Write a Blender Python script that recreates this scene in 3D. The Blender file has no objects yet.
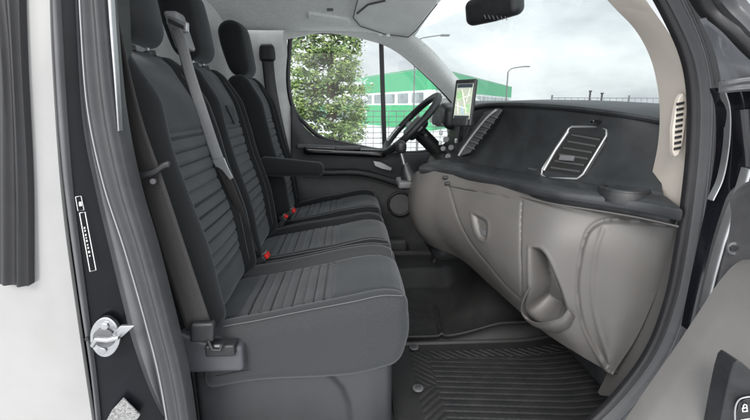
import bpy, bmesh, math, random
from mathutils import Vector, Matrix, noise
random.seed(7)
R = math.radians
scene = bpy.context.scene
COL = scene.collection
# ------------------------------------------------------------------ camera
F, CU, CV = 430.0, 375.0, 210.0
H = 0.89
YAW, PITCH = R(3.3), R(13.7)
FW = Vector((math.sin(YAW)*math.cos(PITCH), math.cos(YAW)*math.cos(PITCH), -math.sin(PITCH)))
RT = Vector((math.cos(YAW), -math.sin(YAW), 0))
UP = RT.cross(FW)
CAM = Vector((0, 0, H))
def ray(u, v):
    return FW + RT*((u-CU)/F) + UP*((CV-v)/F)
def P(u, v, Y=None, X=None, Z=None):
    d = ray(u, v)
    if Y is not None: return CAM + d*(Y/d.y)
    if X is not None: return CAM + d*(X/d.x)
    return CAM + d*((Z-H)/d.z)
def PP(l): return [P(u, v, Y=y) for u, v, y in l]
cam = bpy.data.cameras.new('camera'); co = bpy.data.objects.new('camera', cam); COL.objects.link(co)
cam.sensor_width = 36; cam.lens = 36*F/750; cam.clip_start = .02; cam.clip_end = 3000
co.location = CAM; co.rotation_euler = (R(90)-PITCH, 0, -YAW)
scene.camera = co

# ------------------------------------------------------------------ materials
def mat(name, base, rough=.5, metal=0, var=.0, vscale=8, bump=0, bscale=200, coat=0, spec=.5, col2=None, bdist=.001):
    m = bpy.data.materials.new(name); m.use_nodes = True
    nt = m.node_tree; b = nt.nodes['Principled BSDF']
    if isinstance(base, (int, float)): base = (base, base, base)
    b.inputs['Base Color'].default_value = (*base, 1)
    b.inputs['Roughness'].default_value = rough
    b.inputs['Metallic'].default_value = metal
    b.inputs['Specular IOR Level'].default_value = spec
    b.inputs['Coat Weight'].default_value = coat
    b.inputs['Coat Roughness'].default_value = .05
    tc = nt.nodes.new('ShaderNodeTexCoord')
    if var > 0:
        n = nt.nodes.new('ShaderNodeTexNoise'); n.inputs['Scale'].default_value = vscale
        n.inputs['Detail'].default_value = 6; n.inputs['Roughness'].default_value = .65
        nt.links.new(tc.outputs['Object'], n.inputs['Vector'])
        r = nt.nodes.new('ShaderNodeValToRGB')
        c2 = col2 or tuple(min(1, c*(1+var)) for c in base)
        c1 = tuple(c*(1-var) for c in base) if col2 is None else base
        r.color_ramp.elements[0].position = .35; r.color_ramp.elements[1].position = .65
        r.color_ramp.elements[0].color = (*c1, 1); r.color_ramp.elements[1].color = (*c2, 1)
        nt.links.new(n.outputs['Fac'], r.inputs['Fac']); nt.links.new(r.outputs['Color'], b.inputs['Base Color'])
        mr = nt.nodes.new('ShaderNodeMapRange'); mr.inputs['To Min'].default_value = max(0, rough-.08); mr.inputs['To Max'].default_value = min(1, rough+.08)
        nt.links.new(n.outputs['Fac'], mr.inputs['Value']); nt.links.new(mr.outputs['Result'], b.inputs['Roughness'])
    if bump > 0:
        n = nt.nodes.new('ShaderNodeTexNoise'); n.inputs['Scale'].default_value = bscale; n.inputs['Detail'].default_value = 3
        nt.links.new(tc.outputs['Object'], n.inputs['Vector'])
        bp = nt.nodes.new('ShaderNodeBump'); bp.inputs['Strength'].default_value = bump; bp.inputs['Distance'].default_value = bdist
        nt.links.new(n.outputs['Fac'], bp.inputs['Height']); nt.links.new(bp.outputs['Normal'], b.inputs['Normal'])
    return m
def fabric(name, c, c2):
    m = mat(name, c, .92, var=.2, vscale=500, bump=.5, bscale=1100, col2=c2, spec=.25, bdist=.0006)
    b = m.node_tree.nodes['Principled BSDF']
    b.inputs['Sheen Weight'].default_value = .25; b.inputs['Sheen Roughness'].default_value = .4
    b.inputs['Sheen Tint'].default_value = (.8, .85, .9, 1)
    return m
def glass(name, tint=(.93, .97, .96), refl=1.0):
    m = bpy.data.materials.new(name); m.use_nodes = True; nt = m.node_tree
    for n in list(nt.nodes): nt.nodes.remove(n)
    o = nt.nodes.new('ShaderNodeOutputMaterial'); mx = nt.nodes.new('ShaderNodeMixShader')
    t = nt.nodes.new('ShaderNodeBsdfTransparent'); t.inputs['Color'].default_value = (*tint, 1)
    g = nt.nodes.new('ShaderNodeBsdfGlossy'); g.inputs['Roughness'].default_value = .02
    lw = nt.nodes.new('ShaderNodeLayerWeight'); pw = nt.nodes.new('ShaderNodeMath'); pw.operation = 'POWER'; pw.inputs[1].default_value = 5
    ml = nt.nodes.new('ShaderNodeMath'); ml.operation = 'MULTIPLY_ADD'; ml.inputs[1].default_value = .7*refl; ml.inputs[2].default_value = .035*refl
    lw.inputs['Blend'].default_value = .5
    nt.links.new(lw.outputs['Facing'], pw.inputs[0]); nt.links.new(pw.outputs[0], ml.inputs[0])
    nt.links.new(ml.outputs[0], mx.inputs[0]); nt.links.new(t.outputs[0], mx.inputs[1]); nt.links.new(g.outputs[0], mx.inputs[2])
    nt.links.new(mx.outputs[0], o.inputs[0])
    return m
M = dict(
    fab=fabric('seat_fabric', (.028, .030, .032), (.046, .048, .051)),
    fab_in=fabric('seat_insert_fabric', (.034, .036, .038), (.070, .072, .075)),
    fab_dk=fabric('bolster_and_rib_shade_fabric', (.010, .011, .012), (.018, .0195, .021)),
    stitch=mat('stitch_thread', .16, .8),
    belt=mat('belt_webbing', (.030, .028, .028), .75, var=.2, vscale=300, bump=.5, bscale=900),
    belt_lt=mat('pale_belt_webbing', (.20, .205, .21), .6, var=.15, vscale=300, bump=.4, bscale=900),  # pale grey webbing, upper run of the middle belt
    blackp=mat('black_plastic', (.018, .019, .021), .45, var=.25, vscale=40, bump=.25, bscale=900),
    dash=mat('dash_leather_grain', (.016, .018, .020), .42, var=.25, vscale=14, bump=.35, bscale=750, bdist=.0008),
    gloss=mat('gloss_black', (.006, .006, .008), .12, coat=.6, var=.3, vscale=5),
    greyp=mat('warm_grey_plastic', (.098, .0938, .0902), .42, var=.06, vscale=6, bump=.3, bscale=900, bdist=.0006),
    greyd=mat('mid_grey_plastic', (.11, .112, .118), .5, var=.1, vscale=10, bump=.3, bscale=800),
    base=mat('seat_base_plastic', (.034, .035, .038), .40, var=.12, vscale=5, bump=.3, bscale=700),
    beige=mat('beige_trim', (.52, .475, .42), .55, var=.04, vscale=10, bump=.2, bscale=700),
    liner=mat('headliner_cloth', (.84, .86, .845), .95, var=.05, vscale=60, bump=.3, bscale=900),
    visor=mat('visor_vinyl', (.84, .86, .85), .7, var=.04, vscale=12, bump=.2, bscale=700),
    bulk=mat('bulkhead_plastic', (.78, .79, .785), .6, var=.08, vscale=9, bump=.2, bscale=600),
    rubber=mat('seal_rubber', (.050, .051, .054), .33, var=.08, vscale=30, bump=.3, bscale=500),
    rubber_dk=mat('dark_seal_rubber', (.014, .014, .016), .38, var=.1, vscale=30, bump=.3, bscale=500),
    paint=mat('dark_metallic_paint', (.008, .009, .012), .18, metal=.1, coat=1, var=.15, vscale=4),
    paint_jamb=mat('jamb_paint', (.005, .0055, .0075), .35, coat=.08, spec=.2, var=.3, vscale=8),
    palepaint=mat('pale_reflection_paint', (.35, .348, .342), .2, metal=.3, coat=.8, var=.06, vscale=3),  # pale base colour stands in for bright surroundings mirrored in dark bodywork
    steel=mat('steel', (.50, .51, .52), .3, metal=1, var=.1, vscale=30),
    chrome=mat('satin_silver', (.46, .47, .48), .33, metal=.85, var=.04, vscale=20),
    mat=mat('mat_rubber', (.018, .019, .020), .5, var=.3, vscale=22, col2=(.027, .0265, .026), bump=.3, bscale=300),
    ledge=mat('ledge_satin', (.028, .030, .033), .32, var=.2, vscale=10, bump=.2, bscale=600),
    cardp=mat('door_card_plastic', (.125, .121, .117), .5, var=.05, vscale=10, bump=.3, bscale=800),
    bezel=mat('bezel_silver', (.36, .365, .37), .42, metal=.8),
    hallwin=mat('hall_window_glass', (.20, .23, .24), .15, var=.3, vscale=.6),
    outlet=mat('outlet_silver', (.26, .265, .275), .4, var=.05, vscale=20),
    cover=mat('slate_plastic', (.060, .063, .070), .4, var=.06, vscale=20),
    slat=mat('vent_slat_grey', (.050, .052, .055), .3),
    red=mat('red_button', (.6, .02, .015), .4),
    white=mat('white_print', .75, .6),
    door=mat('driver_door_trim', (.048, .050, .054), .55, var=.2, vscale=15, bump=.3, bscale=700),
    glass=glass('side_glass'), wglass=glass('windscreen_glass', (.90, .96, .95), .8),
)
# ------------------------------------------------------------------ object helpers
def link(name, me, m, parent=None, smooth=True, ang=40):
    if smooth:
        me.polygons.foreach_set('use_smooth', [True]*len(me.polygons))
        me.set_sharp_from_angle(angle=R(ang))
    o = bpy.data.objects.new(name, me); COL.objects.link(o)
    if m is not None:
        for mm in (m if isinstance(m, (list, tuple)) else [m]): me.materials.append(mm)
    if parent is not None:
        o.parent = parent
        if parent.type == 'EMPTY' or True:
            bpy.context.view_layer.update()
            o.matrix_parent_inverse = parent.matrix_world.inverted()
    return o
def thing(name, label, cat, loc=(0, 0, 0), group=None):
    o = bpy.data.objects.new(name, None); COL.objects.link(o); o.location = loc; o.empty_display_size = .1
    o['label'] = label; o['category'] = cat
    if group: o['group'] = group
    bpy.context.view_layer.update()
    return o
def tag(o, label, cat, group=None):
    o['label'] = label; o['category'] = cat
    if group: o['group'] = group
    return o
def finish(bm, name, m, parent=None, smooth=True, ang=40):
    bmesh.ops.recalc_face_normals(bm, faces=bm.faces)
    me = bpy.data.meshes.new(name); bm.to_mesh(me); bm.free()
    return link(name, me, m, parent, smooth, ang)
def bev(o, w, seg=2, ang=35):
    b = o.modifiers.new('bevel', 'BEVEL'); b.width = w; b.segments = seg; b.limit_method = 'ANGLE'; b.angle_limit = R(ang)
    return o
def sub(o, n=1):
    s = o.modifiers.new('sub', 'SUBSURF'); s.levels = s.render_levels = n; return o
def solid(o, t, off=-1):
    s = o.modifiers.new('solid', 'SOLIDIFY'); s.thickness = t; s.offset = off; return o
def cr(pts, n):
    """Catmull-Rom resample of a list of Vectors (or tuples) to n points."""
    pts = [Vector(p) for p in pts]; k = len(pts)-1; out = []
    for i in range(n):
        t = i/(n-1)*k; j = min(int(t), k-1); f = t-j
        p1, p2 = pts[j], pts[j+1]
        p0 = pts[j-1] if j > 0 else p1*2-p2
        p3 = pts[j+2] if j+2 <= k else p2*2-p1
        out.append(.5*((2*p1)+(p2-p0)*f+(2*p0-5*p1+4*p2-p3)*f*f+(3*p1-p0-3*p2+p3)*f**3))
    return out
def add_tube(bm, path, r, seg=10, caps=True, mi=0):
    path = [Vector(p) for p in path]; rings = []
    t0 = (path[1]-path[0]).normalized()
    ref = Vector((0, 0, 1)) if abs(t0.z) < .9 else Vector((1, 0, 0))
    nrm = (ref - t0*ref.dot(t0)).normalized()
    for i, p in enumerate(path):
        a = path[max(0, i-1)]; b = path[min(len(path)-1, i+1)]
        t = (b-a).normalized(); nrm = (nrm - t*nrm.dot(t)).normalized(); bi = t.cross(nrm)
        rr = r(i/(len(path)-1)) if callable(r) else r
        rings.append([bm.verts.new(p+(nrm*math.cos(q)+bi*math.sin(q))*rr) for q in [2*math.pi*k/seg for k in range(seg)]])
    for a, b in zip(rings, rings[1:]):
        for k in range(seg):
            f = bm.faces.new((a[k], a[(k+1) % seg], b[(k+1) % seg], b[k])); f.material_index = mi
    if caps:
        f = bm.faces.new(rings[0][::-1]); f.material_index = mi; f = bm.faces.new(rings[-1]); f.material_index = mi
def tube(name, path, r, m, parent=None, seg=10):
    bm = bmesh.new(); add_tube(bm, path, r, seg); return finish(bm, name, m, parent)
def add_grid(bm, rows, mi=None):
    vs = [[bm.verts.new(p) for p in row] for row in rows]
    for a, b in zip(vs, vs[1:]):
        for k in range(len(a)-1):
            f = bm.faces.new((a[k], a[k+1], b[k+1], b[k]))
            if mi: f.material_index = mi
    return vs
def sheet(name, rows, m, parent=None, n=None, k=None, th=.004, ang=40, flip=False):
    """smooth surface through rows of points, with thickness"""
    rows = [[Vector(p) for p in r] for r in rows]
    if k: rows = [cr(r, k) for r in rows]
    if n:
        cols = [cr([r[j] for r in rows], n) for j in range(len(rows[0]))]
        rows = [[c[i] for c in cols] for i in range(n)]
    bm = bmesh.new(); add_grid(bm, rows)
    o = finish(bm, name, m, parent, ang=ang)
    if th: solid(o, th, 0)
    return o
def band(name, Lp, Rp, m, parent=None, prof=lambda s: 0, n=40, ns=12, th=.012, ang=50):
    """strip between two boundary curves, raised toward the door opening by prof(s), closed behind"""
    L = cr(PP(Lp), n); Rr = cr(PP(Rp), n)
    bm = bmesh.new(); front = []; back = []
    for a, b in zip(L, Rr):
        front.append([a.lerp(b, j/ns)+Vector((0, -prof(j/ns), 0)) for j in range(ns+1)])
        back.append([a.lerp(b, j/ns)+Vector((0, th, 0)) for j in range(ns+1)])
    fv = add_grid(bm, front); bv = add_grid(bm, back)
    for i in range(n-1):
        for j in (0, ns):
            bm.faces.new((fv[i][j], fv[i+1][j], bv[i+1][j], bv[i][j]))
    for i in (0, n-1):
        for j in range(ns):
            bm.faces.new((fv[i][j], fv[i][j+1], bv[i][j+1], bv[i][j]))
    return finish(bm, name, m, parent, ang=ang)
def plate(name, pts, m, parent=None, depth=(0, .01, 0), bevel=.001, seg=2):
    bm = bmesh.new(); d = Vector(depth)
    a = [bm.verts.new(p) for p in pts]; b = [bm.verts.new(Vector(p)+d) for p in pts]
    bm.faces.new(a); bm.faces.new(b[::-1])
    for i in range(len(a)):
        j = (i+1) % len(a); bm.faces.new((a[i], a[j], b[j], b[i]))
    o = finish(bm, name, m, parent, ang=30)
    if bevel: bev(o, bevel, seg)
    return o
def rbox(name, size, r, fn, m, parent=None, step=.012, sel=None, ang=60):
    """rounded box, gridded, then shaped by fn(p)->world point; sel(p)->material index"""
    hx, hy, hz = [s/2 for s in size]; h = (hx, hy, hz)
    def axis(hh):
        inner = max(hh-r, 0); n = max(1, round(2*inner/step)); c = [-inner+2*inner*i/n for i in range(n+1)] if inner > 1e-5 else [0]
        e = [r*(1-math.cos(math.pi/2*k/4))for k in range(0, 4)]
        lo = [-hh+r*(1-math.tan((math.pi/4)*(4-k)/4)) for k in range(4)]
        return lo + c + [-x for x in lo[::-1]]
    ax = [axis(v) for v in h]
    bm = bmesh.new(); cache = {}
    def V(p):
        key = tuple(round(c, 6) for c in p)
        if key not in cache:
            q = Vector([max(-(h[i]-r), min(h[i]-r, p[i])) for i in range(3)]); d = Vector(p)-q
            s = q + (d.normalized()*r if d.length > 1e-9 else d)
            v = bm.verts.new(fn(s.copy())); cache[key] = (v, s)
        return cache[key]
    for i in range(3):
        a, b = [(1, 2), (2, 0), (0, 1)][i]
        for sg in (-1, 1):
            for ia in range(len(ax[a])-1):
                for ib in range(len(ax[b])-1):
                    q = []
                    for da, db in ((0, 0), (1, 0), (1, 1), (0, 1)):
                        p = [0, 0, 0]; p[i] = sg*h[i]; p[a] = ax[a][ia+da]; p[b] = ax[b][ib+db]; q.append(V(p))
                    vs = [x[0] for x in q]
                    if len(set(vs)) < 4: continue
                    f = bm.faces.new(vs)
                    if sel:
                        c = sum((x[1] for x in q), Vector())/4; f.material_index = sel(c, i, sg)
    return finish(bm, name, m, parent, ang=ang)
def simplebox(name, c, size, r, m, parent=None, rot=None, step=.03):
    Rm = rot or Matrix.Identity(3); c = Vector(c)
    return rbox(name, size, r, lambda p: c+Rm@p, m, parent, step)
def disc(name, c, n, r, depth, m, parent=None, seg=28, bevel=.001):
    c = Vector(c); n = Vector(n).normalized(); t = n.orthogonal().normalized(); b = n.cross(t)
    return plate(name, [c+(t*math.cos(2*math.pi*k/seg)+b*math.sin(2*math.pi*k/seg))*r for k in range(seg)], m, parent, n*depth, bevel)
def ring(name, c, n, r, rr, m, parent=None, seg=36, sy=1.0, t=None):
    c = Vector(c); n = Vector(n).normalized(); t = Vector(t).normalized() if t else n.orthogonal().normalized(); b = n.cross(t)
    bm = bmesh.new(); rings = []
    for k in range(seg):
        a = 2*math.pi*k/seg; rad = t*math.cos(a)+b*math.sin(a)*sy; 
        rings.append([bm.verts.new(c+rad*r+(rad*math.cos(q)+n*math.sin(q))*rr) for q in [2*math.pi*j/10 for j in range(10)]])
    for k in range(seg):
        A, B = rings[k], rings[(k+1) % seg]
        for j in range(10): bm.faces.new((A[j], A[(j+1) % 10], B[(j+1) % 10], B[j]))
    return finish(bm, name, m, parent)
def text(name, s, loc, rot, size, m, parent=None):
    c = bpy.data.curves.new(name, 'FONT'); c.body = s; c.size = size; c.extrude = .0002; c.align_x = 'CENTER'; c.align_y = 'CENTER'
    o = bpy.data.objects.new(name, c); COL.objects.link(o); bpy.context.view_layer.update()
    me = bpy.data.meshes.new_from_object(o.evaluated_get(bpy.context.evaluated_depsgraph_get())); bpy.data.objects.remove(o)
    o = bpy.data.objects.new(name, me); COL.objects.link(o); me.materials.clear(); me.materials.append(m)
    o.matrix_world = Matrix.Translation(loc) @ rot.to_4x4()
    if parent:
        bpy.context.view_layer.update(); mw = o.matrix_world.copy(); o.parent = parent; o.matrix_parent_inverse = parent.matrix_world.inverted(); 
    return o
def frame_rot(xdir, ydir):
    x = Vector(xdir).normalized(); z = x.cross(Vector(ydir)).normalized(); y = z.cross(x)
    return Matrix((x, y, z)).transposed()
def ss(a, b, x):
    t = max(0, min(1, (x-a)/(b-a))); return t*t*(3-2*t)
def gr(x, c, w): return math.exp(-((x-c)/w)**2)
def bulge(h): return lambda s: h*math.sqrt(max(0, 1-(2*s-1)**2))

# ------------------------------------------------------------------ seats
def make_seat(label, yc, w, wb, near=False, driver=False):
    t = thing('car_seat', label, 'seat', (-.1, yc, 0), 'front seats of the van')
    hy = w/2
    # cushion: local p (x along seat, y, z up) -> world
    L = .53; th = .20
    def cf(p):
        x, y, z = p; x -= .03; top = ss(.03, th/2, z)
        ay = abs(y)/hy
        z += top*(.016*ss(.62, .82, ay) - .010*ss(.95, 1.0, ay))          # side bolsters
        z -= top*.010*gr(ay, .64, .035)                                     # seam beside insert
        ribs = ss(-.22, -.21, x)*(1-ss(.02, .03, x))*(1-ss(.60, .64, ay))
        ph = (x+.20)/.029
        z -= top*ribs*.0075*(gr((ph % 1), .5, .11))
        z -= top*(1-ss(.60, .64, ay))*.006*gr(x, .035, .006)
        z -= top*.02*ss(.12, .235, x)**2
        if z < 0: z += .045*(1-ss(-.22, .15, x))*ss(0, -.06, z)
        z += top*.006*noise.noise(Vector((x*7, y*7+yc*3, .3)))
        if x > .17: x += .012*math.cos(ay*1.4)*(1 if z < .03 else .6)
        y *= 1-.05*ss(.1, .24, x)
        a = R(10.5)
        X = x*math.cos(a)-z*math.sin(a)*.2; Z = x*math.sin(a)+z
        return Vector((-.088+X-.02*ss(0, -.1, z), yc+y, .286+Z))
    def csel(c, i, sg):
        c = c-Vector((.03, 0, 0))
        if i == 2 and sg > 0 and abs(c.y)/hy < .63 and -.21 < c.x:
            if c.x < .022 and abs(((c.x+.20)/.029) % 1-.5) < .095: return 2  # rib grooves drawn darker, shade put into the fabric colour
            return 1 if c.x < .035 else 0
        return 2 if (i == 1 or (i == 2 and sg > 0 and abs(c.y)/hy >= .63)) and not near else 0
    cu = rbox('seat_cushion', (L, w, th), .034, cf, [M['fab'], M['fab_in'], M['fab_dk']], t, step=.0045, sel=csel)
    # seam threads
    bm = bmesh.new()
    for s in (-1, 1):
        for off, x1 in ((.012, .2),):
            pts = [cf(Vector((x, s*(hy-off), th/2-.002)))+Vector((0, 0, .0012)) for x in [-.20+i*.45/40 for i in range(41)]]
            add_tube(bm, pts, .0007, 6)
        pts = [cf(Vector((x, s*hy*.645, th/2)))+Vector((0, 0, .0035)) for x in [-.19+i*.41/40 for i in range(41)]]
        add_tube(bm, pts, .0006, 6)
    pts = [cf(Vector((L/2-.012, -hy+.02+i*(w-.04)/30, th/2-.004)))+Vector((.001, 0, .001)) for i in range(31)]
    add_tube(bm, pts, .0007, 6)
    finish(bm, 'stitching', M['stitch'], cu)
    # backrest
    hb = wb/2; HB = .705; a = R(11.5)
    ux = Vector((math.cos(a), 0, math.sin(a))); uz = Vector((-math.sin(a), 0, math.cos(a)))
    B0 = Vector((-.395+(.04 if driver else 0), yc, .33))
    def bf(p):
        x, y, z = p; fr = ss(0, .05, x); ay = abs(y)/hb
        q = z+HB/2      # height along back
        x += fr*(.026*ss(.60, .80, ay)-.014*ss(.92, 1, ay))*(1-.5*ss(.54, .70, q))
        x -= fr*.010*gr(ay, .62, .03)
        rib = ss(.115, .12, q)*(1-ss(.485, .49, q))*(1-ss(.57, .61, ay))
        x -= fr*rib*.0078*gr(((q-.115)/.0345) % 1, .5, .10)
        x -= fr*(1-ss(.57, .61, ay))*.006*(gr(q, .492, .005)+gr(q, .105, .007))
        x += fr*.012*gr(q, .20, .12)-fr*.03*ss(.55, .70, q)
        x += fr*.004*noise.noise(Vector((y*7+yc, q*7, 1.3)))
        y *= 1-.20*ss(.38, .72, q)**1.5
        x += .04*gr(q, 0, .06)*0
        return B0 + ux*x + uz*q + Vector((0, y, 0))
    def bsel(c, i, sg):
        q = c.z+HB/2
        if i == 0 and sg > 0:
            if abs(c.y)/hb < .61:
                if .115 < q < .485 and abs(((q-.115)/.0345) % 1-.5) < .085: return 2  # groove shade painted as dark fabric lines across the back
                return 1 if .11 < q < .49 else 0
            return 2
        return 2
    br = rbox('backrest', (.115, wb, HB), .045, bf, [M['fab'], M['fab_in'], M['fab_dk']], t, step=.0048, sel=bsel)
    bm = bmesh.new()
    for s in (-1, 1):
        pts = [bf(Vector((.0575, s*hb*.69, z)))+ux*.0012 for z in [-.30+i*.60/50 for i in range(51)]]
        add_tube(bm, pts, .0005, 6)
    finish(bm, 'stitching', M['stitch'], br)
    # headrest
    hc = B0 + uz*(.705+(.118 if driver else .14)) + ux*.012
    def hf(p):
        x, y, z = p
        k = z/.125
        y *= 1-.14*ss(.0, 1, k)-.10*ss(.3, 1.0, -k)
        x *= .82+.18*ss(-1, .5, k)
        x -= .02*(y/.13)**2
        return hc + (ux*.985)*x + uz*z + Vector((0, y, 0))
    hr = rbox('headrest', (.105, .262, .245), .05, hf, M['fab_dk'], t, step=.012)
    for s in (-1, 1):
        tube('headrest_post', [B0+uz*.64+Vector((0, s*.056, 0)), B0+uz*.77+Vector((0, s*.056, 0))], .0065, M['chrome'], hr, 10)
    for s in (-1, 1):
        disc('post_guide', B0+uz*.700+Vector((0, s*.056, 0)), uz, .017, .014, M['blackp'], t, 18)
    return t, cf, bf, ux, uz, B0
s1 = make_seat('near passenger seat with grey ribbed cushion, closest to the open door, over moulded base', 1.20, .46, .465, near=True)
s2 = make_seat('middle passenger seat between the door-side seat and the driver seat, silver belt across it', 1.655, .44, .43)
s3 = make_seat('driver seat at the far window with folded-down padded armrest', 2.17, .45, .44, driver=True)
seat1, cf1, bf1, ux, uz, B01 = s1
seat2, cf2, bf2, _, _, B02 = s2
seat3, cf3, bf3, _, _, B03 = s3
plate('fabric_flap', [bf2(Vector((.0575, y, z)))+ux*.004 for y, z in ((-.045, .205), (.055, .200), (.05, .175), (.03, .135), (.015, .135))], M['fab_dk'], seat2, ux*.004, .001)
# armrest on driver's seat inner side
A0 = P(262, 166, Y=1.9); A1 = P(322, 170, Y=1.88)
def af(p):
    x, y, z = p; k = (x+.16)/.32
    c = A0.lerp(A1, k); z *= 1.0-.25*ss(0, 1, k)
    return Vector((c.x, 1.9+y*(1-.15*k), c.z+z))
rbox('armrest', (.34, .075, .085), .034, af, M['fab_dk'], seat3, step=.012)
# wire-frame base and plastic valances under middle and driver seats
for st, y0, y1 in ((seat2, 1.47, 1.86), (seat3, 1.97, 2.38)):
    bx = rbox('seat_base', (.40, y1-y0, .24), .02, lambda p: Vector((-.13+p.x-.02*p.z, (y0+y1)/2+p.y, .085+p.z+ (p.x+.2)*.14*ss(-.05,.12,p.z))), M['base'], st, step=.03)
# near seat base: one moulded fairing with a swage line
def proj(p):
    d = p-CAM; z = d.dot(FW); return (CU+F*d.dot(RT)/z, CV-F*d.dot(UP)/z)
def pdist(u, v, pl):
    best = 1e9
    for (x0, y0), (x1, y1) in zip(pl, pl[1:]):
        dx, dy = x1-x0, y1-y0; t = max(0, min(1, ((u-x0)*dx+(v-y0)*dy)/(dx*dx+dy*dy+1e-9)))
        best = min(best, math.hypot(u-x0-t*dx, v-y0-t*dy))
    return best
def inside(u, v, pg):
    c = False
    for k in range(len(pg)):
        (x0, y0), (x1, y1) = pg[k], pg[k-1]
        if (y0 > v) != (y1 > v) and u < (x1-x0)*(v-y0)/(y1-y0)+x0: c = not c
    return c
SW = [(225, 366), (262, 364), (290, 366), (315, 371), (332, 379), (342, 390), (348, 405), (352, 440), (354, 500)]
SWP = SW+[(100, 500), (100, 366)]
def basef(p):
    x, y, z = p
    X = -.155+x; Z = .125+z + (x+.2)*.10*ss(0, .1, z)
    Y = 1.205+y*1.0
    if y < -.1:
        Y += .02*ss(.03, .11, X)
        u, v = proj(Vector((X, Y, Z))); d = pdist(u, v, SW)
        Y += .011*gr(d, 0, 2.2)
        if inside(u, v, SWP): Y += .018*ss(0, 4, d)
    return Vector((X, Y, Z))
rbox('seat_base', (.52, .44, .31), .022, basef, M['base'], seat1, step=.006)
# seat belt anchor bracket on the near seat
def q(u, v, y): return P(u, v, Y=y)
br = rbox('belt_anchor_cover', (.15, .05, .085), .012, lambda p: Vector((q(214, 350, .965).x+p.x, .965+p.y, q(214, 352, .965).z+p.z+ .10*max(0, -p.x-.01)*ss(-.01,.04,p.z)*4 - .015*ss(-.02,.06,p.x)*ss(0,.04,p.z))), M['cover'], seat1, step=.008)
rbox('anchor_recess', (.07, .04, .03), .006, lambda p: q(222, 347, .945)+p, M['blackp'], br, step=.01)
tube('anchor_bolt', [q(214, 346, .93), q(222, 346, .925)], .008, M['steel'], br)
# buckles (red) between seats
def buckle(u, v, y, lab, tilt=.25, grp=True):
    b = thing('belt_buckle', lab, 'seat belt buckle', tuple(q(u, v, y)), 'seat belt buckles' if grp else None)
    c = q(u, v, y); rt = frame_rot((.5, 0, tilt*1.2), (0, 1, 0))
    simplebox('buckle_body', c-rt@Vector((.035, 0, 0)), (.07, .045, .026), .006, M['blackp'], b, rt, .01)
    simplebox('button', c+rt@Vector((.006, 0, .001)), (.012, .036, .017), .003, M['red'], b, rt, .01)
    simplebox('buckle_slot', c+rt@Vector((.002, 0, .0135)), (.018, .030, .004), .0015, M['chrome'], b, rt, .01)
buckle(266, 256, 1.43, 'red-buttoned buckle lying between near and middle cushions')
buckle(293, 211, 1.90, 'red-buttoned buckle beside the driver cushion, lower of the pair')
buckle(286, 217, 1.88, 'red-buttoned buckle beside the middle cushion, tilted toward its back', .6)
# near seat belt: webbing in front of backrest
def webbing(name, pts, w, m, parent=None, tw=(0, 0), n=40, yb=0, th=.0014):
    C = cr(pts, n); rows = []
    for i, c in enumerate(C):
        a = C[max(0, i-1)]; b = C[min(n-1, i+1)]; t = (b-a).normalized()
        view = (Vector((.1, -1, .1)) if yb == 0 else Vector(yb)).normalized()
        s = t.cross(view).normalized(); ang = R(tw[0]+(tw[1]-tw[0])*i/(n-1))
        s = Matrix.Rotation(ang, 3, t) @ s
        rows.append([c+s*w*(k/6-.5)+ t.cross(s)*(.0007*math.cos(k*1.05)) for k in range(7)])
    return sheet(name, rows, m, parent, th=th)
nb = thing('seat_belt', 'wide dark belt running down past the near seat backrest to the sill-side anchor', 'seat belt', tuple(q(150, 150, .93)), 'seat belts')
webbing('belt_webbing', PP([(98, -60, .94), (105, -8, .935), (117, 60, .93), (132, 125, .925), (152, 185, .925), (173, 250, .93), (199, 328, .935)]), .060, M['belt'], nb, (52, 5), th=.0018)
gl = rbox('belt_guide', (.095, .012, .014), .005, lambda p: q(148, 174, .905)+Vector((p.x, p.y, p.z+ .18*p.x + .012*gr(p.x, .04, .02))), M['blackp'], nb, step=.006)
disc('guide_button', q(154, 181, .912), (0, -1, 0), .006, .008, M['greyd'], nb, 18)
rbox('belt_end_fitting', (.055, .022, .05), .008, lambda p: q(203, 331, .93)+Vector((p.x+.12*p.z, p.y, p.z)), M['blackp'], nb, step=.008)
tube('fitting_loop', [q(208, 340, .92), q(212, 350, .915), q(220, 350, .915), q(222, 344, .92)], .004, M['blackp'], nb)
# middle belt
mb = thing('seat_belt', 'pale grey belt with silver tongue crossing the middle seat backrest', 'seat belt', tuple(q(200, 80, 1.4)), 'seat belts')
webbing('belt_webbing', PP([(171, 22, 1.42), (180, 40, 1.36), (190, 75, 1.33), (203, 115, 1.32), (214, 148, 1.31), (221, 166, 1.31)]), .034, M['belt_lt'], mb, (20, 10))
webbing('belt_webbing', PP([(222, 168, 1.31), (231, 190, 1.33), (243, 220, 1.37), (254, 252, 1.41)]), .03, M['belt'], mb, (10, 30))
plate('belt_tongue', PP([(212, 160, 1.3), (224, 158, 1.3), (228, 168, 1.3), (233, 178, 1.3), (230, 180, 1.3), (222, 170, 1.3), (215, 166, 1.3)]), M['chrome'], mb, (0, .006, 0), .001)
rbox('belt_outlet', (.045, .06, .11), .012, lambda p: q(180, 32, 1.43)+Vector((p.x-.25*p.z, p.y, p.z)), M['outlet'], mb, step=.012)
plate('outlet_bezel', PP([(166, 14, 1.385), (187, 22, 1.385), (187, 32, 1.385), (180, 33, 1.385), (166, 24, 1.385)]), M['chrome'], mb, (0, .02, 0), .003)
plate('outlet_slot', PP([(168, 18, 1.378), (184, 26, 1.378), (183, 29, 1.378), (168, 22, 1.378)]), M['blackp'], mb, (0, .01, 0), .001)
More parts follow.
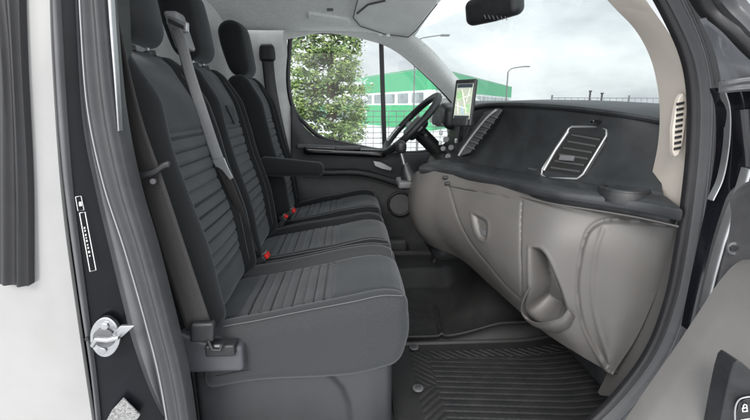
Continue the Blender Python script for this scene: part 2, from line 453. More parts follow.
# driver belt on the far pillar
db = thing('seat_belt', 'black belt hanging from the pillar loop behind the driver seat', 'seat belt', tuple(q(272, 100, 2.5)), 'seat belts')
webbing('belt_webbing', PP([(267, 55, 2.44), (271, 90, 2.43), (279, 130, 2.42), (290, 175, 2.42)]), .06, M['rubber_dk'], db)
rbox('belt_loop', (.085, .03, .09), .02, lambda p: q(267, 53, 2.44)+Vector((p.x*(1-3*max(0, p.z)), p.y, p.z)), M['blackp'], db, step=.01)

# ------------------------------------------------------------------ van body
van = thing('van_cab', 'van cab shell around the open door: pillars, roof lining, windscreen and dark jambs', 'van', (0, 1.6, 0))
# floor pan and near sill
fl = simplebox('floor_pan', (0.3, 1.68, -.03), (2.2, 1.62, .05), .01, M['greyd'], van, step=.3)
# bulkhead behind the seats
rows = []
for z in [0, .3, .6, .9, 1.05, 1.2, 1.32, 1.4]:
    rows.append([Vector((-.80+.03*math.sin(y*7)*ss(.5, 1, z)+.05*ss(1.15, 1.4, z)+ .18*ss(2.1, 2.42, y)*ss(.4,1,z), y, z)) for y in [.93+i*.105 for i in range(17)]])
sheet('bulkhead', rows, M['bulk'], van, n=40, k=60, th=.01)
# headliner
rows = []
for i in range(26):
    x = -.85 + 1.45*i/25
    row = []
    for j in range(30):
        y = .92+1.53*j/29
        edge = ss(2.12, 2.46, y)**1.6
        en = (1-ss(.92, 1.1, y))
        z = 1.40 - .13*edge - .06*en - .05*ss(.2, .6, x)
        row.append(Vector((x, y, z)))
    rows.append(row)
# front edge follows the windscreen header
hdr = cr([P(415, 35, Y=2.36), P(428, 16, Y=2.26), P(442, -2, Y=2.14), Vector((.50, 1.9, 1.40)), Vector((.53, 1.6, 1.41)), Vector((.52, 1.3, 1.40)), Vector((.47, 1.08, 1.36)), Vector((.40, .96, 1.30))], 40)
def hdrX(y):
    best = min(hdr, key=lambda p: abs(p.y-y)); return best
hl = []
for i in range(36):
    s = i/35; row = []
    for j in range(40):
        y = .95+1.47*j/39; e = hdrX(y)
        x = -.85+(e.x+.85)*s
        edge = ss(2.12, 2.44, y)**1.6; en = 1-ss(.92, 1.1, y)
        zr = 1.40-.13*edge-.06*en
        z = zr+(e.z-zr)*ss(.72, 1, s)
        row.append(Vector((x, y, z)))
    hl.append(row)
o = sheet('headliner', hl, M['liner'], van, th=.012)
# outer roof so sky light does not come through
ro = [[r_[j]+Vector((0, 0, .05)) for j in range(len(r_))] for r_ in hl]
sheet('roof', ro, M['palepaint'], van, th=.004)
# far wall of the cab: grey B trim beside the driver's belt
sheet('pillar_trim', [[P(205, -10, Y=2.50), P(262, -10, Y=2.47), P(300, 22, Y=2.47)], [P(205, 42, Y=2.51), P(264, 40, Y=2.48), P(287, 34, Y=2.48)], [P(205, 100, Y=2.52), P(266, 100, Y=2.49), P(291, 100, Y=2.49)], [P(205, 190, Y=2.52), P(270, 190, Y=2.49), P(296, 190, Y=2.49)], [P(195, 330, Y=2.52), P(270, 330, Y=2.51), P(330, 330, Y=2.51)]], M['bulk'], van, n=12, k=8, th=.01)
# cant rail above far side window, continues into far A pillar
hf_ = band('pillar_lining', [(283, -14, 2.40), (330, 4, 2.40), (372, 18, 2.38), (405, 30, 2.37), (430, 48, 2.38), (452, 72, 2.39), (482, 103, 2.40)],
     [(284, 40, 2.47), (325, 33, 2.47), (375, 42, 2.47), (402, 55, 2.47), (428, 77, 2.46), (450, 99, 2.45), (462, 116, 2.44)], M['liner'], van, prof=lambda s: .02*math.sin(s*math.pi), n=50, ns=10, th=.02)
# windscreen: glass lofted between the A pillars
wr = []
near_p = cr([P(560, -60, Y=1.0), P(600, -20, Y=1.0), P(632, 20, Y=1.0), P(655, 55, Y=1.0), P(668, 100, Y=1.0), P(664, 150, Y=1.0)], 12)
far_p = cr([P(412, 33, Y=2.40), P(425, 45, Y=2.41), P(438, 58, Y=2.42), P(455, 76, Y=2.43), P(474, 98, Y=2.44), P(490, 125, Y=2.44)], 12)
for a, b in zip(near_p, far_p):
    m_ = a.lerp(b, .5)+Vector((.10, 0, .03)); wr.append(cr([a, a.lerp(b, .25)+Vector((.09, 0, .02)), m_, a.lerp(b, .75)+Vector((.09, 0, .02)), b], 14))
wo = sheet('windscreen', wr, M['wglass'], van, n=20, th=0)
# near A pillar trim (beige), with slotted grille
ap = band('pillar_trim', [(560, -60, .965), (596, -25, .96), (622, 4, .955), (643, 26, .95), (657, 50, .95), (665, 76, .95), (669, 108, .955), (667, 145, .965), (660, 178, .98), (654, 205, .99)],
     [(600, -60, .90), (628, -25, .895), (650, 6, .89), (672, 38, .885), (684, 66, .885), (690, 92, .885), (692, 118, .885), (691, 150, .885), (688, 180, .89), (682, 212, .895)], M['beige'], van, prof=lambda s: .010*math.sin(s*math.pi), n=60, ns=12, th=.03)
vo = [(u-1, v) for u, v in [(684, 93), (688, 97), (689, 106), (687, 125), (684, 142), (680, 155), (676, 157), (674, 152), (674, 130), (677, 110), (680, 98)]]
vpl = plate('speaker_vent', [P(u, v, Y=.895) for u, v in vo], M['beige'], ap, (0, .012, 0), .002)
for i in range(9):
    v = 103+i*5.6; c = 681-.4*i
    plate('vent_slot', [P(c-3.2, v, Y=.8925), P(c+3.4, v-1.5, Y=.8925), P(c+3.2, v+1.2, Y=.8925), P(c-3.4, v+2.6, Y=.8925)], M['blackp'], vpl, (0, .004, 0), 0)
# lower A trim below the dash
band('kick_trim', [(655, 205, 1.0), (650, 250, 1.0), (640, 300, 1.0), (622, 350, 1.01), (600, 395, 1.02)], [(690, 205, .90), (686, 250, .90), (672, 305, .90), (655, 345, .90), (628, 395, .90)], M['greyp'], van, prof=lambda s: .006*math.sin(s*math.pi), n=30)
# main door seal, front run
seal_R_L = [(612, -60, .87), (645, -20, .87), (669, 22, .868), (685, 60, .866), (691, 100, .866), (690, 150, .866), (685, 200, .866), (678, 250, .868), (668, 300, .87), (650, 348, .872), (622, 388, .874), (585, 425, .876), (540, 455, .88)]
seal_R_R = [(650, -60, .86), (683, -20, .86), (703, 22, .86), (714, 62, .86), (719, 105, .86), (717, 155, .86), (712, 205, .86), (704, 255, .86), (694, 305, .86), (678, 352, .862), (652, 396, .864), (615, 438, .866), (570, 475, .87)]
seal_R_L = [(u+7, v, y) for u, v, y in seal_R_L]; seal_R_R = [(u+5, v, y) for u, v, y in seal_R_R]
def seal_prof(s): return .016*math.exp(-((s-.28)/.2)**2)+.013*math.exp(-((s-.75)/.17)**2)
band('door_seal', seal_R_L, seal_R_R, M['rubber'], van, prof=seal_prof, n=80, ns=20, th=.02)
# thin rubber fin between trim and seal
band('seal_fin', [(u-8, v, y+.006) for u, v, y in seal_R_L], [(u+3, v, y) for u, v, y in seal_R_L], M['rubber_dk'], van, prof=bulge(.006), n=80, ns=6, th=.01)
# black jamb beyond the seal
band('door_jamb', [(u-4, v, .885) for u, v, y in seal_R_R], [(700, -60, .87), (730, -20, .87), (755, 22, .87), (766, 62, .87), (772, 105, .87), (772, 155, .87), (772, 205, .87), (768, 255, .87), (764, 305, .87), (752, 360, .87), (730, 405, .87), (700, 450, .87), (660, 500, .87)], M['paint_jamb'], van, prof=lambda s: .012*math.exp(-((s-.45)/.1)**2), n=60, ns=14, th=.04)
# B pillar side
body = band('body_side', [(-600, -60, .80), (-600, 60, .80), (-600, 200, .80), (-600, 340, .80), (-600, 480, .80)], [(44, -60, .80), (48, 60, .80), (58, 200, .80), (74, 320, .80), (98, 480, .80)], M['palepaint'], van, prof=lambda s: .002-.012*ss(.96, 1, s)**2, n=30, ns=40, th=.02)  # reflection put into the panel's even pale colour
band('window_trim', [(-20, -60, .785), (0, 60, .785), (1, 180, .785), (1, 283, .785)], [(19, -60, .785), (23, 60, .785), (29, 180, .785), (30, 285, .785)], M['rubber_dk'], van, prof=lambda s: .004+.007*gr(s, .25, .12)+.009*gr(s, .75, .12), n=30, ns=14, th=.012)
pj = band('pillar', [(45, -60, .825), (50, 20, .825), (56, 120, .825), (62, 200, .825), (75, 300, .825), (87, 380, .825), (96, 480, .825)],
     [(82, -60, .845), (85, 20, .845), (91, 120, .845), (104, 200, .845), (128, 300, .845), (147, 370, .845), (186, 480, .845)], M['paint_jamb'], van, prof=lambda s: .004*math.sin(s*3.14), n=50, ns=12, th=.03)
band('pillar_flange', [(47, -60, .818), (52, 20, .818), (58, 120, .818), (66, 200, .818), (80, 300, .818), (92, 380, .818), (102, 480, .818)],
     [(54, -60, .818), (58, 20, .818), (64, 120, .818), (71, 200, .818), (84, 300, .818), (94.5, 380, .818), (104.5, 480, .818)], M['greyd'], van, prof=bulge(.004), n=40, ns=6, th=.02)
# grey B trim wedge between jamb and seal
band('pillar_cover', [(76, -60, .835), (79, 20, .835), (85, 120, .835), (97, 185, .835), (112, 250, .835), (124, 300, .835), (136, 345, .835), (158, 400, .835), (190, 450, .835)],
     [(92, -60, .85), (93, 20, .85), (100, 120, .85), (112, 190, .85), (129, 250, .85), (142, 300, .85), (152, 345, .85), (165, 400, .85), (195, 452, .85)], M['greyd'], van, prof=lambda s: .006*math.sin(s*math.pi)+.010*gr(s, .08, .06), n=60, ns=14, th=.02)
tl = [(72, -60, .83), (75, 20, .83), (80, 110, .83), (91, 185, .83), (113, 260, .83), (138, 335, .83), (164, 420, .83), (182, 480, .83)]
sL = [(78, -60, .84), (81, 20, .84), (88, 110, .84), (104, 185, .84), (125, 250, .84), (145, 320, .84), (161, 385, .84), (176, 480, .84)]
sR = [(104, -60, .85), (110, 20, .85), (119, 110, .85), (134, 185, .85), (153, 250, .85), (171, 320, .85), (186, 385, .85), (199, 480, .85)]
band('door_seal', sL, sR, M['rubber'], van, prof=lambda s: .008+.012*gr(s, .3, .2)+.013*gr(s, .76, .16), n=70, ns=18, th=.03)
band('seal_bead', [(u-.9, v, .822) for u, v, y in sL], [(u+.9, v, .822) for u, v, y in sL], M['chrome'], van, prof=bulge(.003), n=70, ns=6, th=.008)
band('seal_bead', [(104, -60, .838), (109, 20, .838), (114, 80, .838), (118, 131, .838)], [(108.5, -60, .838), (113, 20, .838), (117, 80, .838), (120, 131, .838)], M['chrome'], van, prof=bulge(.003), n=40, ns=6, th=.01)
# dark trim inside the seal
band('pillar_lining', [(100, -60, .87), (106, 20, .87), (115, 110, .87), (129, 185, .87), (146, 250, .87), (163, 320, .87), (178, 385, .87), (192, 480, .87)],
     [(122, -60, 1.05), (126, 20, 1.05), (130, 110, 1.05), (142, 185, 1.05), (158, 250, 1.05), (175, 320, 1.05), (190, 385, 1.05), (202, 480, 1.05)], M['rubber_dk'], van, n=40, th=.02)
# striker and latch plate on the pillar
st_ = plate('door_striker', [P(104.5+14.5*math.cos(k*.1745)*(1+.05*math.cos(2*k*.1745)), 337.5+20*math.sin(k*.1745), Y=.812) for k in range(36)], M['steel'], van, (0, .012, 0), .002)
tube('striker_bar', PP([(93, 345, .80), (97, 339, .788), (108, 340, .785), (117, 338, .788), (119, 334, .80)]), .0052, M['steel'], st_)
disc('striker_boss', q(104.5, 337.5, .8115), (0, -1, 0), .021, .004, M['greyd'], st_, 32, .001)
plate('striker_wedge', PP([(112, 334, .80), (120, 326, .797), (134, 326, .79), (122, 337, .797), (113, 340, .80)]), M['chrome'], st_, (0, .008, 0), .0015)
for u, v in ((105, 326), (103, 350)):
    disc('striker_screw', q(u, v, .811), (0, -1, 0), .008, .004, M['steel'], st_, 6, .0008)
disc('buffer', q(88, 338, .815), (0, -1, 0), .004, .006, M['blackp'], st_, 12)
# pillar labels: outlined plates with printing
def outline(name, pts, w, m, parent, y):
    bm = bmesh.new(); pts = [P(u, v, Y=y) for u, v in pts]
    add_tube(bm, pts+[pts[0]], w, 6); return finish(bm, name, m, parent)
lb = outline('pillar_label', [(79.5, 213), (85, 212), (96, 270), (90, 271.5)], .0008, M['white'], van, .818)
outline('pillar_label', [(75.5, 197), (81, 196), (84, 210), (78, 211)], .0006, M['white'], lb, .818)
for u, v, s in ((80, 204, 2.0), (84.3, 228, .8), (84.8, 231, .7), (85.5, 235, .8), (86, 238, .6), (86.6, 241, .9), (87.4, 245, .6), (88, 248, .8), (88.8, 252, 1.0), (89.5, 256, .6)):
    plate('label_mark', [P(u-s*.6, v-s, Y=.817), P(u+s*.5, v-s*1.1, Y=.817), P(u+s*.8, v+s, Y=.817), P(u-s*.4, v+s*1.1, Y=.817)], M['white'], lb, (0, .002, 0), 0)
stk = mat('mottled_sticker', (.05, .05, .05), .4, var=.5, vscale=320, col2=(.36, .36, .36))
plate('sticker', PP([(123, 398, .818), (140, 415, .818), (128, 432, .818), (104, 425, .818), (112, 410, .818)]), stk, van, (0, .003, 0), 0)

# ------------------------------------------------------------------ dashboard
dash = thing('dashboard', 'black grained dashboard top over warm grey lower fascia with glovebox and pocket', 'dashboard', (.6, 1.4, .3))
Zn = .663
nose_px = [(681, 213), (640, 205), (600, 199), (560, 193.5), (530, 188), (500, 181), (470, 175), (443, 170), (420, 168)]
nose = [P(u, v, Z=Zn) for u, v in nose_px]
lback = [P(u, v, Z=.678) for u, v in [(662, 198), (632, 193), (600, 187), (572, 182.5), (545, 178), (515, 172), (487, 167), (462, 163), (443, 161)]]
lip = PP([(671, 126, 1.03), (650, 121, 1.07), (620, 116, 1.13), (590, 112, 1.21), (563, 109, 1.29), (535, 107, 1.38), (508, 106, 1.48), (484, 107, 1.60), (468, 110, 1.70)])
n_ = len(nose); cols = []
for i in range(n_):
    a, b, c = nose[i], lback[i], lip[i]
    fwd = Vector((1, 0, 0))
    cols.append((a, b, c))
K = 60
NO, LB, LI = cr(nose, K), cr(lback, K), cr(lip, K)
rows = []
# upper face (ledge -> face -> lip -> top)
def face_rows():
    r = []
    for i in range(K):
        a, b, c = NO[i], LB[i], LI[i]
        out = (a-b); out.z = 0; out.normalize()     # towards the seats
        col = [a+Vector((0, 0, -.012))+out*.001, a+Vector((0, 0, -.003))+out*.003, a+Vector((0, 0, .006))-out*.001, a+Vector((0, 0, .012))-out*.012]
        for k in range(1, 4): col.append(a.lerp(b, .12+.24*k)+Vector((0, 0, .010)))
        col.append(b+out*.008+Vector((0, 0, .004))); col.append(b+out*.001+Vector((0, 0, .014)))
        for k in range(1, 13):
            s = k/13; p = b.lerp(c, s)
            p -= out*(.022*math.sin(s*math.pi))
            col.append(p+Vector((0, 0, .006*(1-s))))
        col.append(c+Vector((0, 0, -.004))-out*.002); col.append(c+out*.006+Vector((0, 0, -.002))); col.append(c+out*.009+Vector((0, 0, .004)))
        col.append(c+out*.005+Vector((0, 0, .011))); col.append(c-out*.006+Vector((0, 0, .016)))
        for k, dz in ((.05, .019), (.12, .021), (.22, .020), (.34, .014), (.46, 0)):
            col.append(c+Vector((k, 0, dz)))
        r.append(col)
    return r
sheet('dash_top', face_rows(), M['dash'], dash, th=0, ang=35)
# lower fascia
S = [
 [(680, 222, .925), (669, 262, .94), (655, 300, .95), (636, 340, .96), (613, 374, .975)],
 [(640, 214.5, .985), (630, 258, .975), (620, 305, .975), (612, 345, .98), (607, 371, .985)],
 [(600, 208.5, 1.045), (590, 250, 1.02), (586, 300, 1.02), (592, 340, 1.02), (600, 366, 1.02)],
 [(560, 202.5, 1.11), (552, 240, 1.07), (548, 285, 1.06), (556, 320, 1.06), (576, 352, 1.06)],
 [(530, 196.5, 1.18), (522, 235, 1.14), (520, 270, 1.13), (530, 305, 1.13), (548, 334, 1.14)],
 [(500, 189.5, 1.28), (492, 222, 1.24), (492, 255, 1.23), (503, 285, 1.24), (520, 311, 1.26)],
 [(470, 183, 1.41), (463, 210, 1.36), (464, 235, 1.35), (474, 260, 1.36), (490, 284, 1.40)],
 [(443, 177, 1.51), (437, 198, 1.47), (436, 218, 1.46), (444, 238, 1.47), (460, 258, 1.50)],
 [(422, 174, 1.60), (415, 193, 1.57), (414, 213, 1.57), (420, 232, 1.58), (432, 246, 1.60)],
 [(412, 180, 1.74), (409, 193, 1.74), (409, 210, 1.74), (414, 226, 1.76), (424, 240, 1.78)],
]
S = [[(r[0][0], r[0][1]-4, r[0][2]+.002)]+r[1:] for r in S]
lo = [cr(PP(r), 24) for r in S]
lo = [r+[r[-1]+Vector((.02, .01, -.004)), r[-1]+Vector((.06, .03, .0)), r[-1]+Vector((.25, .06, .03))] for r in lo]
KL = 270
lo = [cr(r[:-3], 110)+r[-3:] for r in lo]
cols = [cr([r[j] for r in lo], KL) for j in range(len(lo[0]))]
LO = [[c[i] for c in cols] for i in range(KL)]
NJ = 110
POCKET = [(530, 247), (539, 248), (547, 256), (556, 275), (564, 295), (568, 315), (558, 322), (543, 322), (531, 314), (527, 306), (530, 293), (530, 270)]
RIM = [(690, 226), (668, 225), (640, 222), (612, 220), (598, 223), (587, 233), (580, 258), (577, 290), (582, 322), (592, 345), (606, 368)]
RIMP = RIM+[(620, 380), (720, 380), (720, 226)]
CR2 = [(603, 228), (595, 255), (592, 290), (597, 325), (608, 362)]
LID = [(449, 186), (453, 200), (460, 222), (472, 244), (490, 266), (505, 284), (520, 298)]
LID2 = [(449, 186), (480, 192), (510, 198), (522, 201), (521, 225), (521, 260), (522, 299)]
LATCH = [(472, 213), (478, 215), (487, 221), (488, 232), (486, 240), (480, 238), (475, 228)]
def sm2(l, n, closed=False):
    l = l+l[:1] if closed else l
    return [(p.x, p.y) for p in cr([Vector((a, b, 0)) for a, b in l], n)]
RIM, CR2, POCKET, LID, LATCH = sm2(RIM, 40), sm2(CR2, 20), sm2(POCKET, 48, True), sm2(LID, 24), sm2(LATCH, 28, True)
RIMP = RIM+[(620, 380), (720, 380), (720, 226)]
NEW = []
for i in range(KL):
    row = []
    for j in range(len(LO[0])):
        p = LO[i][j]
        if j < NJ:
            u, v = proj(p)
            a = LO[min(i+1, KL-1)][j]-LO[max(i-1, 0)][j]; b = LO[i][min(j+1, NJ-1)]-LO[i][max(j-1, 0)]
            n = a.cross(b).normalized()
            if n.dot(CAM-p) < 0: n = -n
            h = 0
            if u > 565:
                d = pdist(u, v, RIM); h += .0034*gr(d, 0, 1.7)
                if inside(u, v, RIMP): h -= .006*ss(0, 3, d)
                h += .0024*gr(pdist(u, v, CR2), 0, 2.2)
            if 515 < u < 580 and v > 235:
                d = pdist(u, v, POCKET+POCKET[:1])
                if inside(u, v, POCKET): h -= .075*ss(0, 5, d)
                else: h += .0022*gr(d, 1.2, 1.3)
                h += .014*ss(318, 328, v)*(1-ss(335, 352, v))*gr(u, 548, 18)*0
            if u < 530: h -= .0034*(gr(pdist(u, v, LID), 0, .9)+gr(pdist(u, v, LID2), 0, .9))
            if 468 < u < 492 and 208 < v < 245:
                d = pdist(u, v, LATCH+LATCH[:1])
                if inside(u, v, LATCH): h -= .010*ss(0, 3, d)
                else: h += .002*gr(d, .8, 1.2)
            p = p+n*h
        row.append(p)
    NEW.append(row)
SMO = LO; 
fas = sheet('lower_fascia', NEW, M['greyp'], dash, th=.004, ang=60)
# glossy trim strip below the ledge nose
bm = bmesh.new(); NO2 = cr([p+Vector((0, 0, -.018)) for p in nose], 80)
def out_at(p):
    i = min(range(K), key=lambda k: (NO[k]-p).length); o_ = NO[i]-LB[i]; o_.z = 0; return o_.normalized()
rws = []
for p in NO2:
    o_ = out_at(p); rws.append([p+o_*(.008*math.cos(a)-.002)+Vector((0, 0, .013+.0135*math.sin(a))) for a in [math.pi*2*k/14 for k in range(15)]])
add_grid(bm, rws); finish(bm, 'ledge_trim', M['ledge'], dash)
rws = []
for p in cr([p+Vector((0, 0, -.031)) for p in nose], 80):
    o_ = out_at(p); rws.append([p+o_*(.003*math.cos(a)-.002)+Vector((0, 0, .0022*math.sin(a))) for a in [math.pi*2*k/10 for k in range(11)]])
bm = bmesh.new(); add_grid(bm, rws); finish(bm, 'trim_lip', M['greyp'], dash)
tube('ledge_core', [p+Vector((0, 0, -.022))-out_at(p)*.026 for p in cr(nose, 60)], .016, M['blackp'], dash, 10)
simplebox('firewall', (1.12, 1.72, .40), (.03, 1.62, .90), .008, M['blackp'], van, step=.3)
# surface finder on lower fascia (pixel -> nearest surface point)
LOP = [(proj(p), i, j) for i, r in enumerate(LO) for j, p in enumerate(r[:NJ])]
def onfas(u, v, off=.003):
    (uv, i, j) = min(LOP, key=lambda t: (t[0][0]-u)**2+(t[0][1]-v)**2)
    i = min(max(i, 1), KL-2); j = min(max(j, 1), NJ-2)
    n = (LO[i+1][j]-LO[i-1][j]).cross(LO[i][j+1]-LO[i][j-1]).normalized()
    if n.dot(CAM-LO[i][j]) < 0: n = -n
    d = ray(u, v); t = n.dot(LO[i][j]-CAM)/n.dot(d)
    return CAM+d*t + n*off, n
FRT = None
FROWS = face_rows()
FP = [(proj(p), i, j) for i, r in enumerate(FROWS) for j, p in enumerate(r) if 8 <= j <= 21]
def onface(u, v, off=.003):
    (uv, i, j) = min(FP, key=lambda t: (t[0][0]-u)**2+(t[0][1]-v)**2)
    i = min(max(i, 1), K-2); j = min(max(j, 9), 20)
    n = (FROWS[i+1][j]-FROWS[i-1][j]).cross(FROWS[i][j+1]-FROWS[i][j-1]).normalized()
    if n.dot(CAM-FROWS[i][j]) < 0: n = -n
    d = ray(u, v); t = n.dot(FROWS[i][j]-CAM)/n.dot(d)
    return CAM+d*t + n*off, n
def seam(name, px, fn, r, m, parent, off=0, n=None):
    pts = [fn(u, v, off)[0] for u, v in px]
    return tube(name, cr(pts, n or len(pts)*6), r, m, parent, 8)
# glovebox outline, catch and storage pocket
for nm, ln in (('lid_gap', LID), ('lid_gap', LID2)):
    seam(nm, ln, onfas, .0011, M['blackp'], dash, -.0022)
seam('panel_gap', [(u-2.5, v) for u, v in RIM[14::3]], onfas, .0008, M['blackp'], dash, -.001)
lt = plate('glovebox_latch', [onfas(u, v, -.003)[0] for u, v in [(478, 228), (484, 231), (484.5, 236), (480, 235)]], M['greyd'], dash, onfas(481, 232)[1]*-.004, .0008)
def pk(u, v, off): return onfas(u, v, off)[0]
rws = []
for (u, v, u2, v2) in [(531, 286, 528, 290), (527, 297, 524, 300), (526, 307, 527, 312), (532, 315, 534, 322), (541, 319, 544, 329), (552, 318, 557, 333), (562, 314, 568, 329), (568, 306, 575, 317)]:
    k = ss(286, 305, v)
    rws.append([pk(u, v, .006+.012*k), pk(u+(u2-u)*.3, v+(v2-v)*.3, .006+.013*k), pk(u+(u2-u)*.65, v+(v2-v)*.65, .003+.009*k), pk(u2, v2, -.001)])
sheet('pocket_lip', rws, M['greyp'], dash, n=50, k=16, th=.004)
tube('pocket_rim', cr([r_[0] for r_ in rws], 50), .0030, M['greyp'], dash, 8)
# AIRBAG lettering
c, n = onface(533, 170, .002)
a1, _ = onface(528, 169, .002); a2, _ = onface(540, 171.5, .002)
text('airbag_text', 'AIRBAG', c+n*.001, frame_rot(a2-a1, Vector((0, 0, 1))), .011, M['greyd'], dash)
seam('dash_crease', [(500, 137), (530, 141), (555, 145)], onface, .0009, M['blackp'], dash, .0)
# near air vent
vt_out = [(569, 130), (573, 127), (604, 128), (610, 132), (609, 139), (586, 177), (580, 182), (548, 180.5), (542, 177), (543, 170)]
pts = [onface(u, v, .010)[0] for u, v in vt_out]
vc, vn = onface(577, 155, .0)
def flat(u, v, off):   # plane of the vent
    d = ray(u, v); t = vn.dot(vc-CAM)/vn.dot(d); return CAM+d*t+vn*off
av = plate('air_vent', [flat(u, v, .006) for u, v in vt_out], M['blackp'], dash, vn*-.03, .002)
bm = bmesh.new(); pth = cr([flat(u, v, .010) for u, v in vt_out+vt_out[:1]], 90)
bd = []
for (u, v) in [(571, 130.5), (574, 128.5), (603, 129), (608.5, 132), (608.3, 138), (585, 176), (579.5, 180.5), (548.5, 179.5), (543.5, 176.5), (544.5, 170.5)]:
    bd.append(flat(u, v, .012))
add_tube(bm, bd+bd[:1], .0038, 10, False)
add_tube(bm, [flat(570, 133, .011), flat(557, 152, .011), flat(545.5, 172, .011)], .0054, 10); finish(bm, 'vent_bezel', M['bezel'], av)
inn = [(575, 133), (601, 133), (604.5, 136), (604, 139), (582, 174), (577, 177), (551, 176), (548, 173), (549, 168), (572, 135)]
plate('vent_recess', [flat(u, v, .0075) for u, v in inn], mat('vent_black', .004, .6), av, vn*-.001, 0)
for k in range(6):
    s = (k+.5)/6; l0 = Vector((574, 133, 0)).lerp(Vector((549, 172, 0)), s); r0 = Vector((604, 139, 0)).lerp(Vector((580, 177, 0)), s)
    a, b = flat(l0.x+1, l0.y, .009), flat(r0.x-1, r0.y-1, .009)
    up_ = (flat(577, 140, 0)-flat(577, 150, 0)).normalized()
    plate('vent_slat', [a+up_*.0034, b+up_*.0034, b-up_*.0030, a-up_*.0030], M['slat'], av, (vn+up_*-.5)*-.010, .0008)
plate('vent_thumb', [flat(u, v, .016) for u, v in [(563, 157), (577, 158), (575, 163), (561, 162)]], M['greyd'], av, vn*-.008, .001)
# defrost slot on top
c2 = P(598, 121.5, Y=1.175)
simplebox('demister_vent', c2, (.012, .05, .008), .003, M['gloss'], dash, frame_rot((0.4, -1, 0), (1, 0.3, 0)), .02)
# cup holder ring
cc = P(625, 193, Z=.676); 
cup = ring('cup_holder', cc+Vector((0, 0, .010)), (0, 0, 1), .055, .0065, M['blackp'], dash)
disc('cup_recess', cc+Vector((0, 0, .0)), (0, 0, 1), .053, .006, M['gloss'], cup, 32)
bm = bmesh.new(); rw = []
for k in range(37):
    a = 2*math.pi*k/36; d = Vector((math.cos(a), math.sin(a), 0)); rw.append([cc+d*.061+Vector((0, 0, .010)), cc+d*.065+Vector((0, 0, -.002)), cc+d*.066+Vector((0, 0, -.016))])
add_grid(bm, rw); finish(bm, 'cup_collar', M['blackp'], cup)
# centre stack: carrier, slanted vent, switches
cs = rbox('centre_stack', (.14, .34, .17), .03, lambda p: P(455, 138, Y=1.80)+Vector((p.x+.07+.35*p.z, p.y, p.z)), M['blackp'], dash, step=.02)
cv = [(498, 108), (503, 110), (470, 153), (461, 156), (458, 151), (484, 112)]
cpl = Vector((-.55, -.75, .25)).normalized(); cpo = P(482, 130, Y=1.50)
def cfl(u, v, off=0):
    d = ray(u, v); t = cpl.dot(cpo-CAM)/cpl.dot(d); return CAM+d*t+cpl*off
cvent = plate('air_vent', [cfl(u, v, .0) for u, v in cv], M['blackp'], dash, cpl*-.03, .002)
bm = bmesh.new(); add_tube(bm, cr([cfl(u, v, .004) for u, v in [(497, 110), (487, 118), (474, 134), (464, 148), (459, 156)]], 30), .004, 8); finish(bm, 'vent_bezel', M['chrome'], cvent)
for k in range(7):
    s = (k+.5)/7; c = Vector((495, 114, 0)).lerp(Vector((468, 150, 0)), s)
    plate('vent_slat', [cfl(c.x-4, c.y-2, .006), cfl(c.x+5, c.y+1, .006), cfl(c.x+5, c.y+2.5, .006), cfl(c.x-4, c.y-.5, .006)], M['slat'], cvent, cpl*-.006, .0006)
for (u, v, r_) in ((447, 140, .012), (452, 148, .011), (444, 149, .010), (449, 157, .012)):
    disc('stack_knob', q(u, v, 1.66), (-.5, -.85, .2), r_, .016, M['greyd'], cs, 20, .002)
for (u, v) in ((441, 133), (456, 141), (440, 143)):
    simplebox('stack_button', q(u, v, 1.655), (.012, .01, .018), .003, M['chrome'], cs)
for (u, v) in ((446, 178), (448, 184)):
    c, n = onfas(u, v, .003); simplebox('socket', c, (.02, .012, .016), .004, M['blackp'], dash, frame_rot((1, -.5, 0), (0, 0, 1)), .01)
c, n = onfas(441, 178, .002)
# driver's binnacle and dash extension
rbox('dash_driver_side', (.40, .74, .17), .05, lambda p: Vector((.73+p.x-.10*p.z, 2.05+p.y, .79+p.z+.035*gr(p.y, 0, .16)*ss(0, .08, p.z))), M['dash'], dash, step=.03)
bn = rbox('instrument_hood', (.17, .30, .10), .03, lambda p: Vector((.50+p.x, 2.05+p.y, .83+p.z+.02*gr(p.y, 0, .1)-.25*p.x*0)), M['dash'], dash, step=.02)
disc('dial', (.414, 2.0, .83), (-1, -.2, .2), .035, .004, M['greyd'], bn, 24); disc('dial', (.414, 2.10, .83), (-1, -.2, .2), .035, .004, M['greyd'], bn, 24)
# console under: knee panel for the driver side
rbox('centre_console', (.30, .42, .42), .05, lambda p: Vector((.50+p.x+.1*p.z, 1.86+p.y, .46+p.z)), M['blackp'], dash, step=.03)

# phone / tablet with map
tabc = q(464, 103, 1.42)
tb = thing('navigation_display', 'black handheld map display clamped upright on the dash centre', 'screen', tuple(tabc))
tr = frame_rot((.80, -.60, -.10), (.05, -.05, 1))
tr = frame_rot((.62, -.78, 0), (.12, .05, 1))
simplebox('screen_housing', tabc, (.082, .148, .014), .006, M['blackp'], tb, tr, .01)
tn = tr@Vector((0, 0, 1))
def screen_mat(name, c, e):
    m = mat(name, c, .12, var=.12, vscale=60); b = m.node_tree.nodes['Principled BSDF']
    b.inputs['Emission Color'].default_value = (*c, 1); b.inputs['Emission Strength'].default_value = e; return m
sm = screen_mat('map_ground', (.30, .33, .27), .55)
scr = simplebox('screen', tabc+tn*.0065+tr@Vector((.002, .004, 0)), (.064, .112, .003), .001, sm, tb, tr, .02)
def sq(x, y, w, h, a, m, nm='map_line'):
    c = tabc+tn*.0083+tr@Vector((.002+x, .004+y, 0)); ca, sa = math.cos(a), math.sin(a)
    plate(nm, [c+tr@Vector((px*ca-py*sa, px*sa+py*ca, 0)) for px, py in ((-w, -h), (w, -h), (w, h), (-w, h))], m, scr, tn*-.0005, 0)
